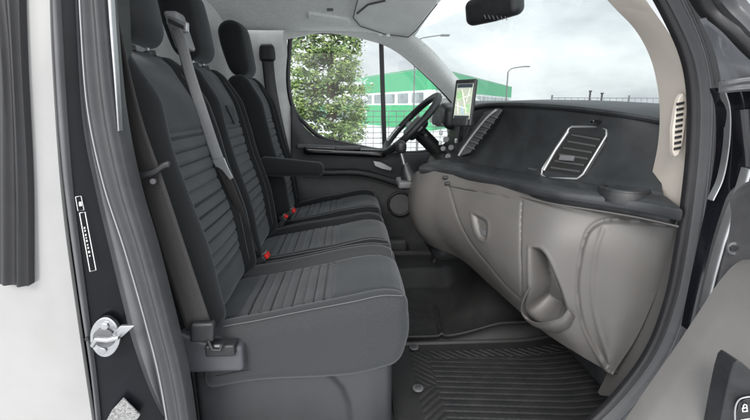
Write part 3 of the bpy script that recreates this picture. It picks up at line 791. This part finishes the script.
mroad = screen_mat('map_road', (.72, .70, .60), .6); mgreen = screen_mat('map_park', (.22, .36, .20), .5); mhead = screen_mat('map_header', (.03, .04, .05), .3); mblue = screen_mat('map_route', (.12, .3, .65), .6)
sq(0, .049, .030, .006, 0, mhead, 'map_header'); sq(0, -.050, .030, .005, 0, mhead, 'map_header')
sq(-.016, .018, .012, .014, .2, mgreen, 'map_patch'); sq(.018, -.022, .010, .012, .1, mgreen, 'map_patch')
sq(.004, .0, .0016, .040, .35, mroad); sq(0, .012, .026, .0011, .3, mroad); sq(-.004, -.018, .026, .0011, -.25, mroad); sq(.017, .02, .0009, .02, -.2, mroad); sq(-.018, -.02, .0009, .02, .15, mroad)
sq(.0, -.028, .0014, .014, .35, mblue, 'map_route')
tube('mount_arm', [tabc-tn*.006, q(462, 128, 1.47), q(460, 140, 1.56)], .009, M['blackp'], tb)
simplebox('mount_clamp', tabc-tr@Vector((0, .06, .004)), (.06, .03, .03), .006, M['blackp'], tb, tr, .01)
for k in (-1, 1): simplebox('screen_button', tabc+tn*.0065+tr@Vector((k*.02, -.064, 0)), (.012, .006, .003), .001, M['greyd'], tb, tr, .01)

# steering wheel
sc_ = q(411, 124, 2.06); sn = Vector((-.72, -.03, .69)).normalized()
sw = thing('steering_wheel', 'black steering wheel with silver spoke trim in front of the driver seat', 'steering wheel', tuple(sc_))
tdir = Vector((0, 1, 0)); tdir = (tdir-sn*tdir.dot(sn)).normalized(); bdir = sn.cross(tdir)
ring('rim', sc_, sn, .176, .0165, M['blackp'], sw, 48, t=tdir)
for a0 in (.25, 2.2):
    tube('rim_trim', [sc_+sn*.008+(tdir*math.cos(a)+bdir*math.sin(a))*.170 for a in [a0+k*.7/14 for k in range(15)]], .0085, M['chrome'], sw, 8)
rbox('hub', (.14, .12, .05), .022, lambda p: sc_-sn*.03+tdir*p.x+bdir*p.y+sn*p.z, M['blackp'], sw, step=.02)
for dd in (tdir, -tdir, -bdir if bdir.z > 0 else bdir):
    side = sn.cross(dd)
    rbox('spoke', (.15, .034, .018), .008, lambda p: sc_-sn*.018+dd*(.11+p.x)+side*p.y*(1-p.x)+sn*(p.z+.08*(p.x)), M['chrome'], sw, step=.02)
tube('column', [sc_-sn*.05, sc_-sn*.30], .035, M['blackp'], sw, 18)
tube('indicator_stalk', [sc_-sn*.07, sc_-sn*.06-tdir*.11, sc_-sn*.055-tdir*.17], .007, M['blackp'], sw)
# gear lever
gk = q(401, 147, 1.78)
gl_ = thing('gear_lever', 'gear lever with round black knob and silver collar beside the console', 'gear lever', tuple(gk))
rbox('knob', (.046, .046, .055), .022, lambda p: gk+p, M['blackp'], gl_, step=.01)
tube('shaft', [gk-Vector((0, 0, .02)), gk+Vector((.025, 0, -.11))], .0075, M['chrome'], gl_)
bm = bmesh.new(); add_tube(bm, [gk+Vector((.018, 0, -.07)), gk+Vector((.03, 0, -.11)), gk+Vector((.05, 0, -.16))], lambda s: .014+.035*s, 16); finish(bm, 'gaiter', M['dash'], gl_)
simplebox('shift_plate', gk+Vector((.05, 0, -.15)), (.13, .13, .03), .01, M['greyd'], gl_)

# ------------------------------------------------------------------ rear view mirror, visor, lining details
mc = P(489, 10, Y=1.42)
rm = thing('rear_view_mirror', 'black rear view mirror hanging from the top of the windscreen', 'mirror', tuple(mc))
rbox('mirror_housing', (.055, .205, .085), .024, lambda p: mc+Vector((.02, .02, .012))+frame_rot((.80, .55, .12), (-.55, .82, -.05))@Vector((p.x, p.y*1.0, p.z*(1-.8*abs(p.y)))), M['blackp'], rm, step=.012)
tube('mirror_stem', [mc+Vector((.03, 0, .03)), mc+Vector((.09, .02, .13))], .012, M['blackp'], rm)
bm = bmesh.new()
for k in range(6):
    u0 = 484+k*4.2; add_tube(bm, [P(u0, 15+k*.3, Y=1.335), P(u0+2, 19+k*.3, Y=1.335)], .0012, 6)
finish(bm, 'mirror_vent', M['greyd'], rm)
vs = thing('sun_visor', 'pale grey driver sun visor folded up against the roof lining', 'sun visor', tuple(P(392, 10, Y=2.2)))
def onroof(u, v, off):
    d = ray(u, v); best = None
    y = 2.44
    for k in range(400):
        y = 1.2+k*.0032; p = CAM+d*(y/d.y); e = hdrX(p.y)
        s = max(0, min(1, (p.x+.85)/(e.x+.85))); zr = 1.40-.13*ss(2.12, 2.44, p.y)**1.6; z = zr+(e.z-zr)*ss(.72, 1, s)
        if p.z >= z: break
    return p-Vector((0, .35, .94)).normalized()*off
vp = [onroof(u, v, .018) for u, v in [(357, -6), (352, 14), (360, 22), (385, 30), (408, 33), (415, 27), (436, 0), (440, -6)]]
bev(plate('visor_panel', vp, M['visor'], vs, Vector((0, .012, .018)), .006, 3), .006, 3)
tube('visor_piping', [onroof(u, v, .021) for u, v in [(358, -6), (353, 14), (360, 22.5), (385, 30.5), (408, 33.5), (415.5, 27), (437, 0)]], .0028, M['greyd'], vs, 6)
bm = bmesh.new(); add_tube(bm, [onroof(357, 8, .03), onroof(368, -2, .034), onroof(385, -6, .034)], .005, 8); finish(bm, 'visor_rod', M['greyd'], vs)
for (u, v) in ((380, 30), (388, 31)):
    simplebox('visor_clip', onroof(u, v, .026), (.02, .014, .016), .004, M['visor'], vs)
gh = thing('grab_handle', 'pale grey roof grab handle set in a recess above the driver window', 'handle', tuple(onroof(328, 12, .01)))
ghr = plate('handle_recess', [onroof(u, v, .006) for u, v in [(309, 3), (313, 1), (345, 6), (351, 12), (350, 19), (309, 13)]], M['greyd'], gh, Vector((0, .003, .006)), .001)
plate('handle_grip', [onroof(u, v, .022) for u, v in [(308, 10), (349, 16), (350, 22), (308, 15.5)]], M['visor'], gh, Vector((0, .014, .018)), .003)
simplebox('handle_hinge', onroof(330, 6, .02), (.03, .012, .012), .003, M['greyd'], gh)

# ------------------------------------------------------------------ driver door (far side)
dd_ = thing('driver_door', 'closed far side door with dark trim, armrest bar and round speaker', 'door', (0, 2.5, 0))
YD = 2.50
win = [(290, 40), (296, 33), (312, 32), (345, 33), (375, 39), (402, 53), (428, 76), (448, 97), (456, 110), (458, 130), (440, 148), (400, 153), (340, 143), (320, 137), (305, 124), (293, 108), (288, 80)]
def gp(u, v, y=YD): return P(u, v, Y=y)
bm = bmesh.new(); add_tube(bm, cr([gp(u, v, YD-.01) for u, v in win]+[gp(*win[0], YD-.01)], 100), .013, 8, False)
finish(bm, 'window_seal', M['rubber_dk'], dd_)
bm = bmesh.new(); vv = [bm.verts.new(gp(u, v, YD+.012)) for u, v in win]; bm.faces.new(vv)
finish(bm, 'window_glass', M['glass'], dd_, smooth=False)
plate('window_divider', [gp(379, 40, YD-.012), gp(383.5, 42, YD-.012), gp(387, 152, YD-.012), gp(382.5, 150, YD-.012)], M['rubber_dk'], dd_, (0, .02, 0), .002)
# dark sheet of door below belt line
rows = []
for v0, dy in ((0, -.02), (.10, -.04), (.3, -.035), (.5, -.05), (.75, -.03), (1, -.02)):
    row = []
    for (u, vt) in [(291, 105), (300, 122), (312, 135), (325, 140), (345, 144), (370, 148), (400, 153), (430, 152), (460, 140), (480, 110)]:
        vb = 262; vv_ = vt+(vb-vt)*v0
        row.append(P(u + (0 if v0 < .5 else -4*v0), vv_, Y=YD+dy))
    rows.append(row)
dc = sheet('door_card', rows, M['door'], dd_, n=30, k=40, th=.015)
# armrest bar / map bins
ab = rbox('armrest_bar', (.46, .05, .045), .018, lambda p: Vector((gp(345, 151).x+p.x, 2.415+p.y, P(345, 152, Y=2.42).z+p.z-.05*p.x)), M['gloss'], dd_, step=.015)
rbox('pull_cup', (.14, .03, .022), .009, lambda p: P(348, 148, Y=2.385)+p, M['greyd'], ab, step=.01)
rbox('belt_rail', (.60, .03, .028), .012, lambda p: Vector((gp(350, 140).x+p.x, 2.45+p.y, P(350, 149, Y=2.45).z+p.z-.06*p.x)), M['greyd'], dd_, step=.02)
rbox('storage_rail', (.55, .06, .035), .014, lambda p: P(350, 172, Y=2.41)+Vector((p.x, p.y, p.z-.25*p.x*ss(-.1, .3, p.x))), M['blackp'], dd_, step=.02)
dh = plate('inner_handle', PP([(373, 161, 2.40), (380, 162, 2.40), (392, 168, 2.40), (391, 171, 2.40), (382, 169, 2.40), (375, 166, 2.40)]), M['chrome'], dd_, (0, .012, 0), .002)
spk = ring('speaker', P(400, 204, Y=2.42), (0, 1, 0), .068, .008, M['blackp'], dd_)
disc('speaker_grille', P(400, 204, Y=2.425), (0, -1, 0), .066, .004, M['greyd'], spk, 32)
rbox('door_bin', (.55, .06, .13), .02, lambda p: P(360, 250, Y=2.40)+p, M['door'], dd_, step=.03)
# outside skin of that door
simplebox('outer_skin', (.12, 2.60, .27), (1.3, .03, .7), .01, M['palepaint'], dd_, step=.2)
# far door mirror visible past the pillar
om = thing('door_mirror', 'pale exterior mirror beyond the driver window, behind the steering wheel', 'mirror', tuple(P(443, 112, Y=2.85)))
rbox('mirror_shell', (.10, .16, .20), .035, lambda p: P(443, 110, Y=2.80)+Vector((p.x+.25*p.z, p.y, p.z)), M['palepaint'], om, step=.02)
rbox('mirror_face', (.008, .12, .16), .003, lambda p: P(443, 110, Y=2.80)+Vector((p.x-.054+.25*p.z, p.y, p.z)), M['chrome'], om, step=.03)

# ------------------------------------------------------------------ floor mats
def ribbed(p, cx, cy): return 0
nm = thing('floor_mat', 'black ribbed rubber mat with two round fixing studs in the near footwell', 'floor mat', (.3, 1.2, 0), 'rubber floor mats')
x0, x1, y0, y1 = P(395, 380, Z=.01).x-.02, .95, .90, 1.455
nx, ny = 260, 240
rows = []
for i in range(nx):
    x = x0+(x1-x0)*i/(nx-1); row = []
    for j in range(ny):
        y = y0+(y1-y0)*j/(ny-1); z = .008
        e = min(x-x0, y1-y, y-y0)
        z += .010*(1-ss(0, .012, e))
        inn_ = ss(.085, .09, x-x0)*ss(.05, .055, y1-y)*ss(.03, .035, y-y0)
        core = ss(.15, .155, x-x0)*ss(.10, .105, y1-y)*ss(.09, .095, y-y0)
        ch = (abs(((x+(y if y > 1.2 else -y))/.03) % 1-.5) < .25)
        ring_ = inn_*(1-core)
        z += .0025*ring_*(1 if ch else 0)
        z += .0021*core*ss(.12, .25, abs(((y+.10*x)/.028) % 1-.5))
        z += .04*ss(.62, .95, x)
        row.append(Vector((x, y, z)))
    rows.append(row)
sheet('mat_sheet', rows, M['mat'], nm, th=.004, ang=30)
for (u, v) in ((414, 348), (418, 389)):
    c = P(u, v, Z=.014); s_ = disc('fixing_stud', c, (0, 0, 1), .0175, .007, M['greyd'], nm, 24, .002); disc('stud_cap', c+Vector((0, 0, .007)), (0, 0, 1), .009, .004, M['rubber'], s_, 18)
fm = thing('floor_mat', 'black moulded rubber liner with raised walls in the middle footwell', 'floor mat', (.3, 1.9, 0), 'rubber floor mats')
rows = []
nx, ny = 140, 110
for i in range(nx):
    x = -.05+(1.0)*i/(nx-1); row = []
    for j in range(ny):
        y = 1.47+.85*j/(ny-1); z = .012
        xr = .36+.10*ss(1.5, 1.9, y)
        z += (.05+.15*ss(1.5, 1.8, y))*ss(xr, xr+.24, x)
        z += .022*(1-ss(0, .012, y-1.47))+.02*gr(y, 2.3, .01)
        z += .055*ss(1.95, 2.1, y)
        z += .002*(1 if (abs(((x+y)/.028) % 1-.5) < .2 and .1 < x < .32 and 1.56 < y < 1.75) else 0)
        z += .012*gr(x, .37-.10*(1.75-y), .008)*(1-ss(1.72, 1.80, y))
        z += .003*noise.noise(Vector((x*9, y*9, 0)))
        row.append(Vector((x, y, z)))
    rows.append(row)
sheet('mat_sheet', rows, M['mat'], fm, th=.004, ang=30)
# heater duct box under the dash
rbox('footwell_panel', (.30, .90, .40), .04, lambda p: Vector((.86+p.x-.1*p.z, 1.5+p.y, .26+p.z)), M['blackp'], dash, step=.04)
# pedal
pe = thing('pedal', 'dark pedal pad on its arm in the driver footwell', 'pedal', (.45, 2.05, .15))
simplebox('pedal_pad', (.42, 2.02, .16), (.02, .07, .08), .008, M['blackp'], pe, Matrix.Rotation(R(25), 3, 'Y'))
tube('pedal_arm', [(.43, 2.02, .17), (.55, 2.02, .30), (.58, 2.02, .45)], .008, M['steel'], pe)

# ------------------------------------------------------------------ passenger door (open, at the right)
pd = thing('passenger_door', 'open dark metallic front door with grey inner panel and lock switches', 'door', (.78, .8, 0))
# inner grey card in lower corner
cardL = [(766, 262, .66), (748, 272, .66), (730, 293, .66), (712, 320, .655), (690, 353, .65), (668, 384, .645), (643, 420, .64), (610, 470, .63)]
cardR = [(860, 262, .50), (860, 285, .50), (860, 310, .50), (860, 335, .50), (860, 360, .49), (860, 395, .48), (860, 440, .47), (860, 500, .46)]
card = band('door_card', cardL, cardR, M['cardp'], pd, prof=lambda s: .030*math.sin(min(1, s*3)*math.pi/2), n=50, ns=30, th=.03)
sp = [(740, 440), (718, 435), (725, 400), (730, 377), (734, 364), (738, 360), (743, 363), (760, 378), (790, 440)]
pl = plate('switch_panel', [P(u, v, Y=.530+(u-735)*-.0006) for u, v in sp], M['blackp'], pd, (0, .03, 0), .0015)
def spx(u, v, y=.556): return P(u, v, Y=y-.032-(u-735)*.0006)
bm = bmesh.new(); fr_ = [(736, 432), (735, 412), (738, 401), (746, 397), (765, 396)]
add_tube(bm, cr([spx(u, v) for u, v in fr_], 24), .0012, 8); finish(bm, 'switch_surround', M['chrome'], pl)
sb = plate('lock_switch', [spx(u, v, .5565) for u, v in [(737, 412), (739, 403), (746, 399), (775, 399), (775, 414)]], M['gloss'], pl, (0, .004, 0), .0008)
rotp = frame_rot(RT, UP)
bm = bmesh.new(); 
add_tube(bm, [spx(742.5, 408, .554), spx(747, 407.5, .554), spx(747.3, 411, .554), spx(742.8, 411.5, .554), spx(742.5, 408, .554)], .0009, 6)
add_tube(bm, [spx(743.5, 408, .554), spx(743.2, 405.5, .554), spx(745, 404.2, .554), spx(746.8, 405.2, .554), spx(746.6, 407.5, .554)], .0007, 6)
finish(bm, 'lock_icon', M['white'], sb)
bm = bmesh.new(); add_tube(bm, [spx(741, 420, .554), spx(760, 417, .554)], .0007, 6); finish(bm, 'switch_line', M['white'], sb)
# door end frame: metal edge, dark inner, bolt
band('door_end', [(745, 188, .74), (741, 192, .74), (736, 199, .74), (731, 212, .74), (722, 240, .74), (714, 272, .74), (706, 305, .74), (700, 335, .74), (690, 380, .74), (676, 430, .74)],
     [(800, 170, .60), (800, 180, .60), (800, 196, .60), (800, 212, .60), (800, 240, .60), (800, 272, .60), (800, 305, .60), (800, 335, .60), (800, 380, .60), (800, 430, .60)], mat('door_edge_metal', (.17, .17, .175), .3, metal=.6, coat=.5, var=.15, vscale=10), pd, prof=lambda s: .006*gr(s, .05, .05)+.01*ss(.15, .3, s), n=50, ns=30, th=.02)
band('edge_lip', [(747, 168, .735), (741, 188, .735), (735, 203, .735), (730, 215, .735), (721, 242, .735), (712, 275, .735), (704, 310, .735)], [(751, 172, .73), (745, 190, .73), (738, 205, .73), (733.5, 218, .73), (725, 244, .73), (716, 276, .73), (708, 311, .73)], M['chrome'], pd, prof=bulge(.004), n=40, ns=6)
bl = disc('hinge_bolt', P(733, 248, Y=.715), (-.2, -1, .1), .0125, .008, M['greyd'], pd, 24, .002)
disc('bolt_socket', P(733, 248, Y=.705), (-.2, -1, .1), .0065, .004, M['blackp'], bl, 6, .0005)
# dark outer skin area
band('door_shell', [(718, 88, .80), (724, 110, .80), (724, 150, .80), (718, 190, .80), (708, 235, .80), (696, 290, .80), (688, 330, .80)], [(860, 88, .60), (860, 110, .60), (860, 150, .60), (860, 190, .60), (860, 235, .60), (860, 290, .60), (860, 330, .60)], M['paint'], pd, prof=lambda s: .012*gr(s, .14, .035)+.01*gr(s, .30, .05)+.012*ss(.4, .6, s), n=40, ns=50, th=.02)
band('edge_lip', [(724, 92, .79), (729, 112, .79), (728, 145, .79), (722, 178, .79), (712, 200, .79)], [(725.5, 92, .79), (730.5, 112, .79), (729.5, 145, .79), (723.5, 178, .79), (713, 201, .79)], M['chrome'], pd, prof=bulge(.003), n=40, ns=6)
# sail panel and window frame
band('sail_panel', [(704, 18, .79), (714, 38, .79), (721, 58, .79), (726, 80, .79)], [(706, 19, .79), (722, 32, .76), (741, 52, .74), (772, 80, .72)], mat('sail_gloss', (.30, .31, .33), .15, coat=1, metal=.3, var=.1, vscale=6), pd, prof=lambda s: .004*gr(s, .2, .08), n=24, ns=14, th=.01)
band('frame_gasket', [(672, -40, .80), (690, -8, .80), (704, 14, .80), (726, 36, .77), (744, 55, .75), (775, 84, .72)], [(696, -46, .79), (712, -12, .79), (726, 8, .79), (742, 24, .76), (758, 40, .74), (790, 66, .72)], M['rubber_dk'], pd, prof=bulge(.012), n=40, ns=10)
band('window_frame', [(694, -46, .77), (711, -12, .77), (725, 8, .77), (741, 24, .75), (757, 40, .73), (790, 66, .71)], [(722, -56, .77), (736, -18, .77), (748, 2, .77), (760, 14, .75), (776, 30, .73), (805, 50, .71)], M['rubber'], pd, prof=lambda s: .014*gr(s, .35, .25), n=40, ns=14)
br_ = band('hinge_bracket', [(724, 82, .765), (736, 79, .75), (752, 77, .74), (775, 74, .72)], [(724, 93, .765), (736, 92, .75), (752, 91, .74), (775, 89, .72)], M['greyd'], pd, prof=lambda s: .004+.008*gr(s, .25, .12)+.008*gr(s, .8, .12), n=20, ns=16)
band('check_arm', [(738, 110, .745), (741, 140, .745), (743, 165, .745), (741, 192, .745)], [(752, 108, .745), (753, 140, .745), (753, 165, .745), (750, 190, .745)], M['gloss'], pd, prof=bulge(.01), n=20)

# ------------------------------------------------------------------ outside
GZ = -.72
def structure(o): o['kind'] = 'structure'; return o
gm = mat('pale_snowy_paving', (.46, .46, .46), .85, var=.25, vscale=.9, bump=.4, bscale=3, col2=(.68, .69, .71), bdist=.02)
bm = bmesh.new(); g = 900
vs_ = [bm.verts.new((x, y, GZ)) for x, y in ((-g, -g), (g, -g), (g, g), (-g, g))]; bm.faces.new(vs_)
structure(finish(bm, 'ground', gm, smooth=False))
# hall
hall = thing('industrial_hall', 'low green industrial hall with grey window band beyond the driver window', 'building', (5, 40, GZ))
mg = mat('green_cladding', (.06, .33, .15), .55, var=.08, vscale=1.5)
mgt = mat('green_parapet', (.05, .29, .14), .55, var=.06, vscale=1)
mw = mat('pale_cladding', (.52, .53, .53), .6, var=.08, vscale=2)
C0, C1, C2 = Vector((5.2, 28, 0)), Vector((-5.5, 56, 0)), Vector((21.5, 58, 0))
C3 = C1+(C2-C0)
HT = 2.35+H
def wall(a, b, z0, z1, name, m, out):
    n = Vector(((b-a).y, -(b-a).x, 0)).normalized()
    if n.dot(Vector((C0.x, 45, 0))*-1+a) < 0 and False: n = -n
    n *= out
    return plate(name, [Vector((a.x, a.y, z0)), Vector((b.x, b.y, z0)), Vector((b.x, b.y, z1)), Vector((a.x, a.y, z1))], m, hall, n, 0)
for a, b, out in ((C0, C1, .3), (C0, C2, -.3)):
    wall(a, b, GZ, H+.0, 'wall', mg, out)
    wall(a, b, H, H+.95, 'window_band', mw, out)
    wall(a, b, H+.95, HT, 'parapet', mgt, out)
    L_ = (b-a).length; dr = (b-a).normalized(); nn = Vector((dr.y, -dr.x, 0))*(-.04 if out > 0 else .04)
    k = 1.0
    while k < L_-2:
        p = a+dr*k; plate('window', [p+nn+Vector((0, 0, H+.15)), p+dr*1.5+nn+Vector((0, 0, H+.15)), p+dr*1.5+nn+Vector((0, 0, H+.8)), p+nn+Vector((0, 0, H+.8))], M['hallwin'], hall, nn*-.5, 0); k += 2.1
plate('roof', [Vector((C.x, C.y, HT-.1)) for C in (C0, C2, C3, C1)], mw, hall, (0, 0, .05), 0)
# street lamps
def lamp(u, vt, y, lab, arm):
    b = P(u, vt, Y=y); t = thing('street_lamp', lab, 'street lamp', (b.x, b.y, GZ), 'street lamps')
    tube('pole', [(b.x, b.y, GZ), (b.x, b.y, b.z)], .0016*y, M['greyd'], t, 8)
    tube('arm', cr([b, b+Vector((.3*arm, 0, .25)), b+Vector((1.2*arm, 0, .4))], 8), .0012*y, M['greyd'], t, 8)
    simplebox('lamp_head', b+Vector((1.45*arm, 0, .4)), (.45, .25, .08), .035, M['greyd'], t)
lamp(508, 72, 34, 'tall street lamp standing beyond the windscreen at the end of the green hall', 1)
lamp(415, 44, 22, 'thin street lamp seen past the far windscreen pillar', 1)
# mesh fences
def fence(a, b, h, lab, n, wires):
    a, b = Vector(a), Vector(b); t = thing('mesh_fence', lab, 'fence', tuple(a), 'wire mesh fences')
    for k in range(n+1):
        p = a.lerp(b, k/n); tube('post', [p, p+Vector((0, 0, h))], .035, M['greyd'], t, 6)
    bm = bmesh.new()
    for k in range(wires+1):
        z = Vector((0, 0, h*(.05+.9*k/wires))); add_tube(bm, [a+z, b+z], .011, 4)
    m_ = int((b-a).length/.25)
    for k in range(m_):
        p = a.lerp(b, k/m_); add_tube(bm, [p+Vector((0, 0, .05)), p+Vector((0, 0, h*.95))], .009, 4)
    finish(bm, 'wire_mesh', M['greyd'], t)
fence((7, 15, GZ), (40, 19, GZ), 1.95, 'wire mesh fence along the yard beyond the windscreen', 11, 9)
fence((-5, 13, GZ), (7, 15, GZ), 1.5, 'low wire mesh fence in front of the green hall beyond the driver window', 5, 8)
for (u, hh) in ((590, 2.10), (602, 2.02)):
    b = P(u, 95, Y=16.5); t = thing('gate_post', 'taller dark post rising above the mesh fence, %s' % ('with outer pipe' if u == 590 else 'with paired pipe'), 'post', (b.x, b.y, GZ), 'tall posts by the mesh fence')
    t['label'] = 'taller of two dark posts above the mesh fence' if u == 590 else 'shorter of two dark posts above the mesh fence'
    tube('post', [(b.x, b.y, GZ), (b.x, b.y, GZ+hh)], .035, M['blackp'], t, 8); tube('cap', [(b.x, b.y, GZ+hh), (b.x, b.y, GZ+hh+.05)], .06, M['blackp'], t, 8)
# evergreen with snow-dusted leaves
tx = P(329, 90, Y=6.0)
tr_ = thing('evergreen_tree', 'leafy light green conifer dusted with snow outside the driver window', 'tree', (tx.x, tx.y, GZ))
bm = bmesh.new(); add_tube(bm, [(tx.x, tx.y, GZ), (tx.x+.03, tx.y, 1), (tx.x, tx.y, 2.6)], lambda s: .09*(1-.7*s), 8)
for k in range(26):
    z = -.3+k*.11; a = k*2.4; add_tube(bm, [(tx.x, tx.y, z), (tx.x+.36*math.cos(a), tx.y+.36*math.sin(a), z+.14)], .012, 5)
finish(bm, 'trunk', mat('bark', (.10, .07, .05), .9, var=.3, vscale=20), tr_)
lf = [mat('leaf_mid', (.10, .17, .06), .7, var=.3, vscale=9), mat('leaf_light', (.25, .33, .11), .7, var=.25, vscale=9), mat('leaf_dark', (.035, .07, .02), .75, var=.3, vscale=9), mat('snow_dust', (.80, .83, .84), .8)]
bm = bmesh.new()
clumps = []
for k in range(760):
    z = random.uniform(-.6, 2.8); a = random.uniform(0, 6.283)
    rr = (.52-.10*ss(1.2, 2.8, z))*random.uniform(.15, 1.04)**.6
    rr *= 1+.25*noise.noise(Vector((math.cos(a)*1.5, math.sin(a)*1.5, z*2.0)))
    clumps.append((Vector((tx.x-.05+rr*math.cos(a), tx.y+rr*math.sin(a), z)), rr, random.uniform(.055, .12), random.random()))
for c, rr, sz, tone in clumps:
    for j in range(75):
        d = Vector((random.gauss(0, 1), random.gauss(0, 1), random.gauss(0, .75)))*sz*.62
        p = c+d; s = random.uniform(.011, .024)
        n1 = Vector((random.gauss(0, 1), random.gauss(0, 1), random.gauss(0, .6))).normalized(); n2 = n1.orthogonal().normalized()
        v = [bm.verts.new(p+n1*s*1.4), bm.verts.new(p+n2*s*.6), bm.verts.new(p-n1*s*1.4), bm.verts.new(p-n2*s*.6)]
        f = bm.faces.new(v); r_ = random.random()
        up_side = d.z > sz*.35
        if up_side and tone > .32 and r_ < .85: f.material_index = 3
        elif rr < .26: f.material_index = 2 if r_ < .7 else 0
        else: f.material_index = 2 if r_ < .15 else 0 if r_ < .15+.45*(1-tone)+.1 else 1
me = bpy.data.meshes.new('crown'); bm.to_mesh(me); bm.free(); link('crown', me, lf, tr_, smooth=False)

# ------------------------------------------------------------------ sky and light
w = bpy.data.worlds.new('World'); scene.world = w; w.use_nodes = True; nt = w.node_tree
bg = nt.nodes['Background']; sky = nt.nodes.new('ShaderNodeTexSky'); sky.sky_type = 'NISHITA'; sky.sun_disc = False
SE, SR = R(36), R(200)
sky.sun_elevation = SE; sky.sun_rotation = SR; sky.air_density = 1; sky.dust_density = 3
tc = nt.nodes.new('ShaderNodeTexCoord'); no = nt.nodes.new('ShaderNodeTexNoise'); no.inputs['Scale'].default_value = 2.2; no.inputs['Detail'].default_value = 7; no.inputs['Roughness'].default_value = .55
mp = nt.nodes.new('ShaderNodeMapping'); mp.inputs['Scale'].default_value = (1, 1, 2.6)
nt.links.new(tc.outputs['Generated'], mp.inputs['Vector']); nt.links.new(mp.outputs[0], no.inputs['Vector'])
cr_ = nt.nodes.new('ShaderNodeValToRGB'); cr_.color_ramp.elements[0].position = .36; cr_.color_ramp.elements[1].position = .60
cr_.color_ramp.elements[0].color = (4.4, 4.6, 4.9, 1); cr_.color_ramp.elements[1].color = (8.2, 8.3, 8.4, 1)
nt.links.new(no.outputs['Fac'], cr_.inputs['Fac'])
mx = nt.nodes.new('ShaderNodeMixRGB'); mx.inputs[0].default_value = .9
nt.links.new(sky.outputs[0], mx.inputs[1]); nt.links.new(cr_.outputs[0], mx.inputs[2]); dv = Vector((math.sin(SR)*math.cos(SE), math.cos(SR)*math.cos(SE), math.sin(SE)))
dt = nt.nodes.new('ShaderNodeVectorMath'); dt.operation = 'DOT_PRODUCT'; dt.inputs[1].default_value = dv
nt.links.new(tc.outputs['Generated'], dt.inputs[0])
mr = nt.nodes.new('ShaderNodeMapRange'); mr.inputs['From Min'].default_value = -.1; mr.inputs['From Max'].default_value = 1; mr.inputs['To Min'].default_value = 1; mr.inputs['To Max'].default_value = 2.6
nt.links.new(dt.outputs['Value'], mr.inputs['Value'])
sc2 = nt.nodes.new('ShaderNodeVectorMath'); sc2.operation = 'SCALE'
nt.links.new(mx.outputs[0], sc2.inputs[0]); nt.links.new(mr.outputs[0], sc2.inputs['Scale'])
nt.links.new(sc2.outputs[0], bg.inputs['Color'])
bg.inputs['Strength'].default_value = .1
sl = bpy.data.lights.new('sun', 'SUN'); sl.energy = 1.5; sl.angle = R(25); sl.color = (1, .97, .93)
so = bpy.data.objects.new('sun', sl); COL.objects.link(so)
dirv = Vector((math.sin(SR)*math.cos(SE), math.cos(SR)*math.cos(SE), math.sin(SE)))
so.rotation_euler = dirv.to_track_quat('Z', 'Y').to_euler(); so.location = (0, -3, 5)
scene.view_settings.view_transform = 'Standard'; scene.view_settings.look = 'None'; scene.view_settings.exposure = .66
scene.render.engine = 'CYCLES'
scene.cycles.use_denoising = True
scene.cycles.max_bounces = 8; scene.cycles.transparent_max_bounces = 12
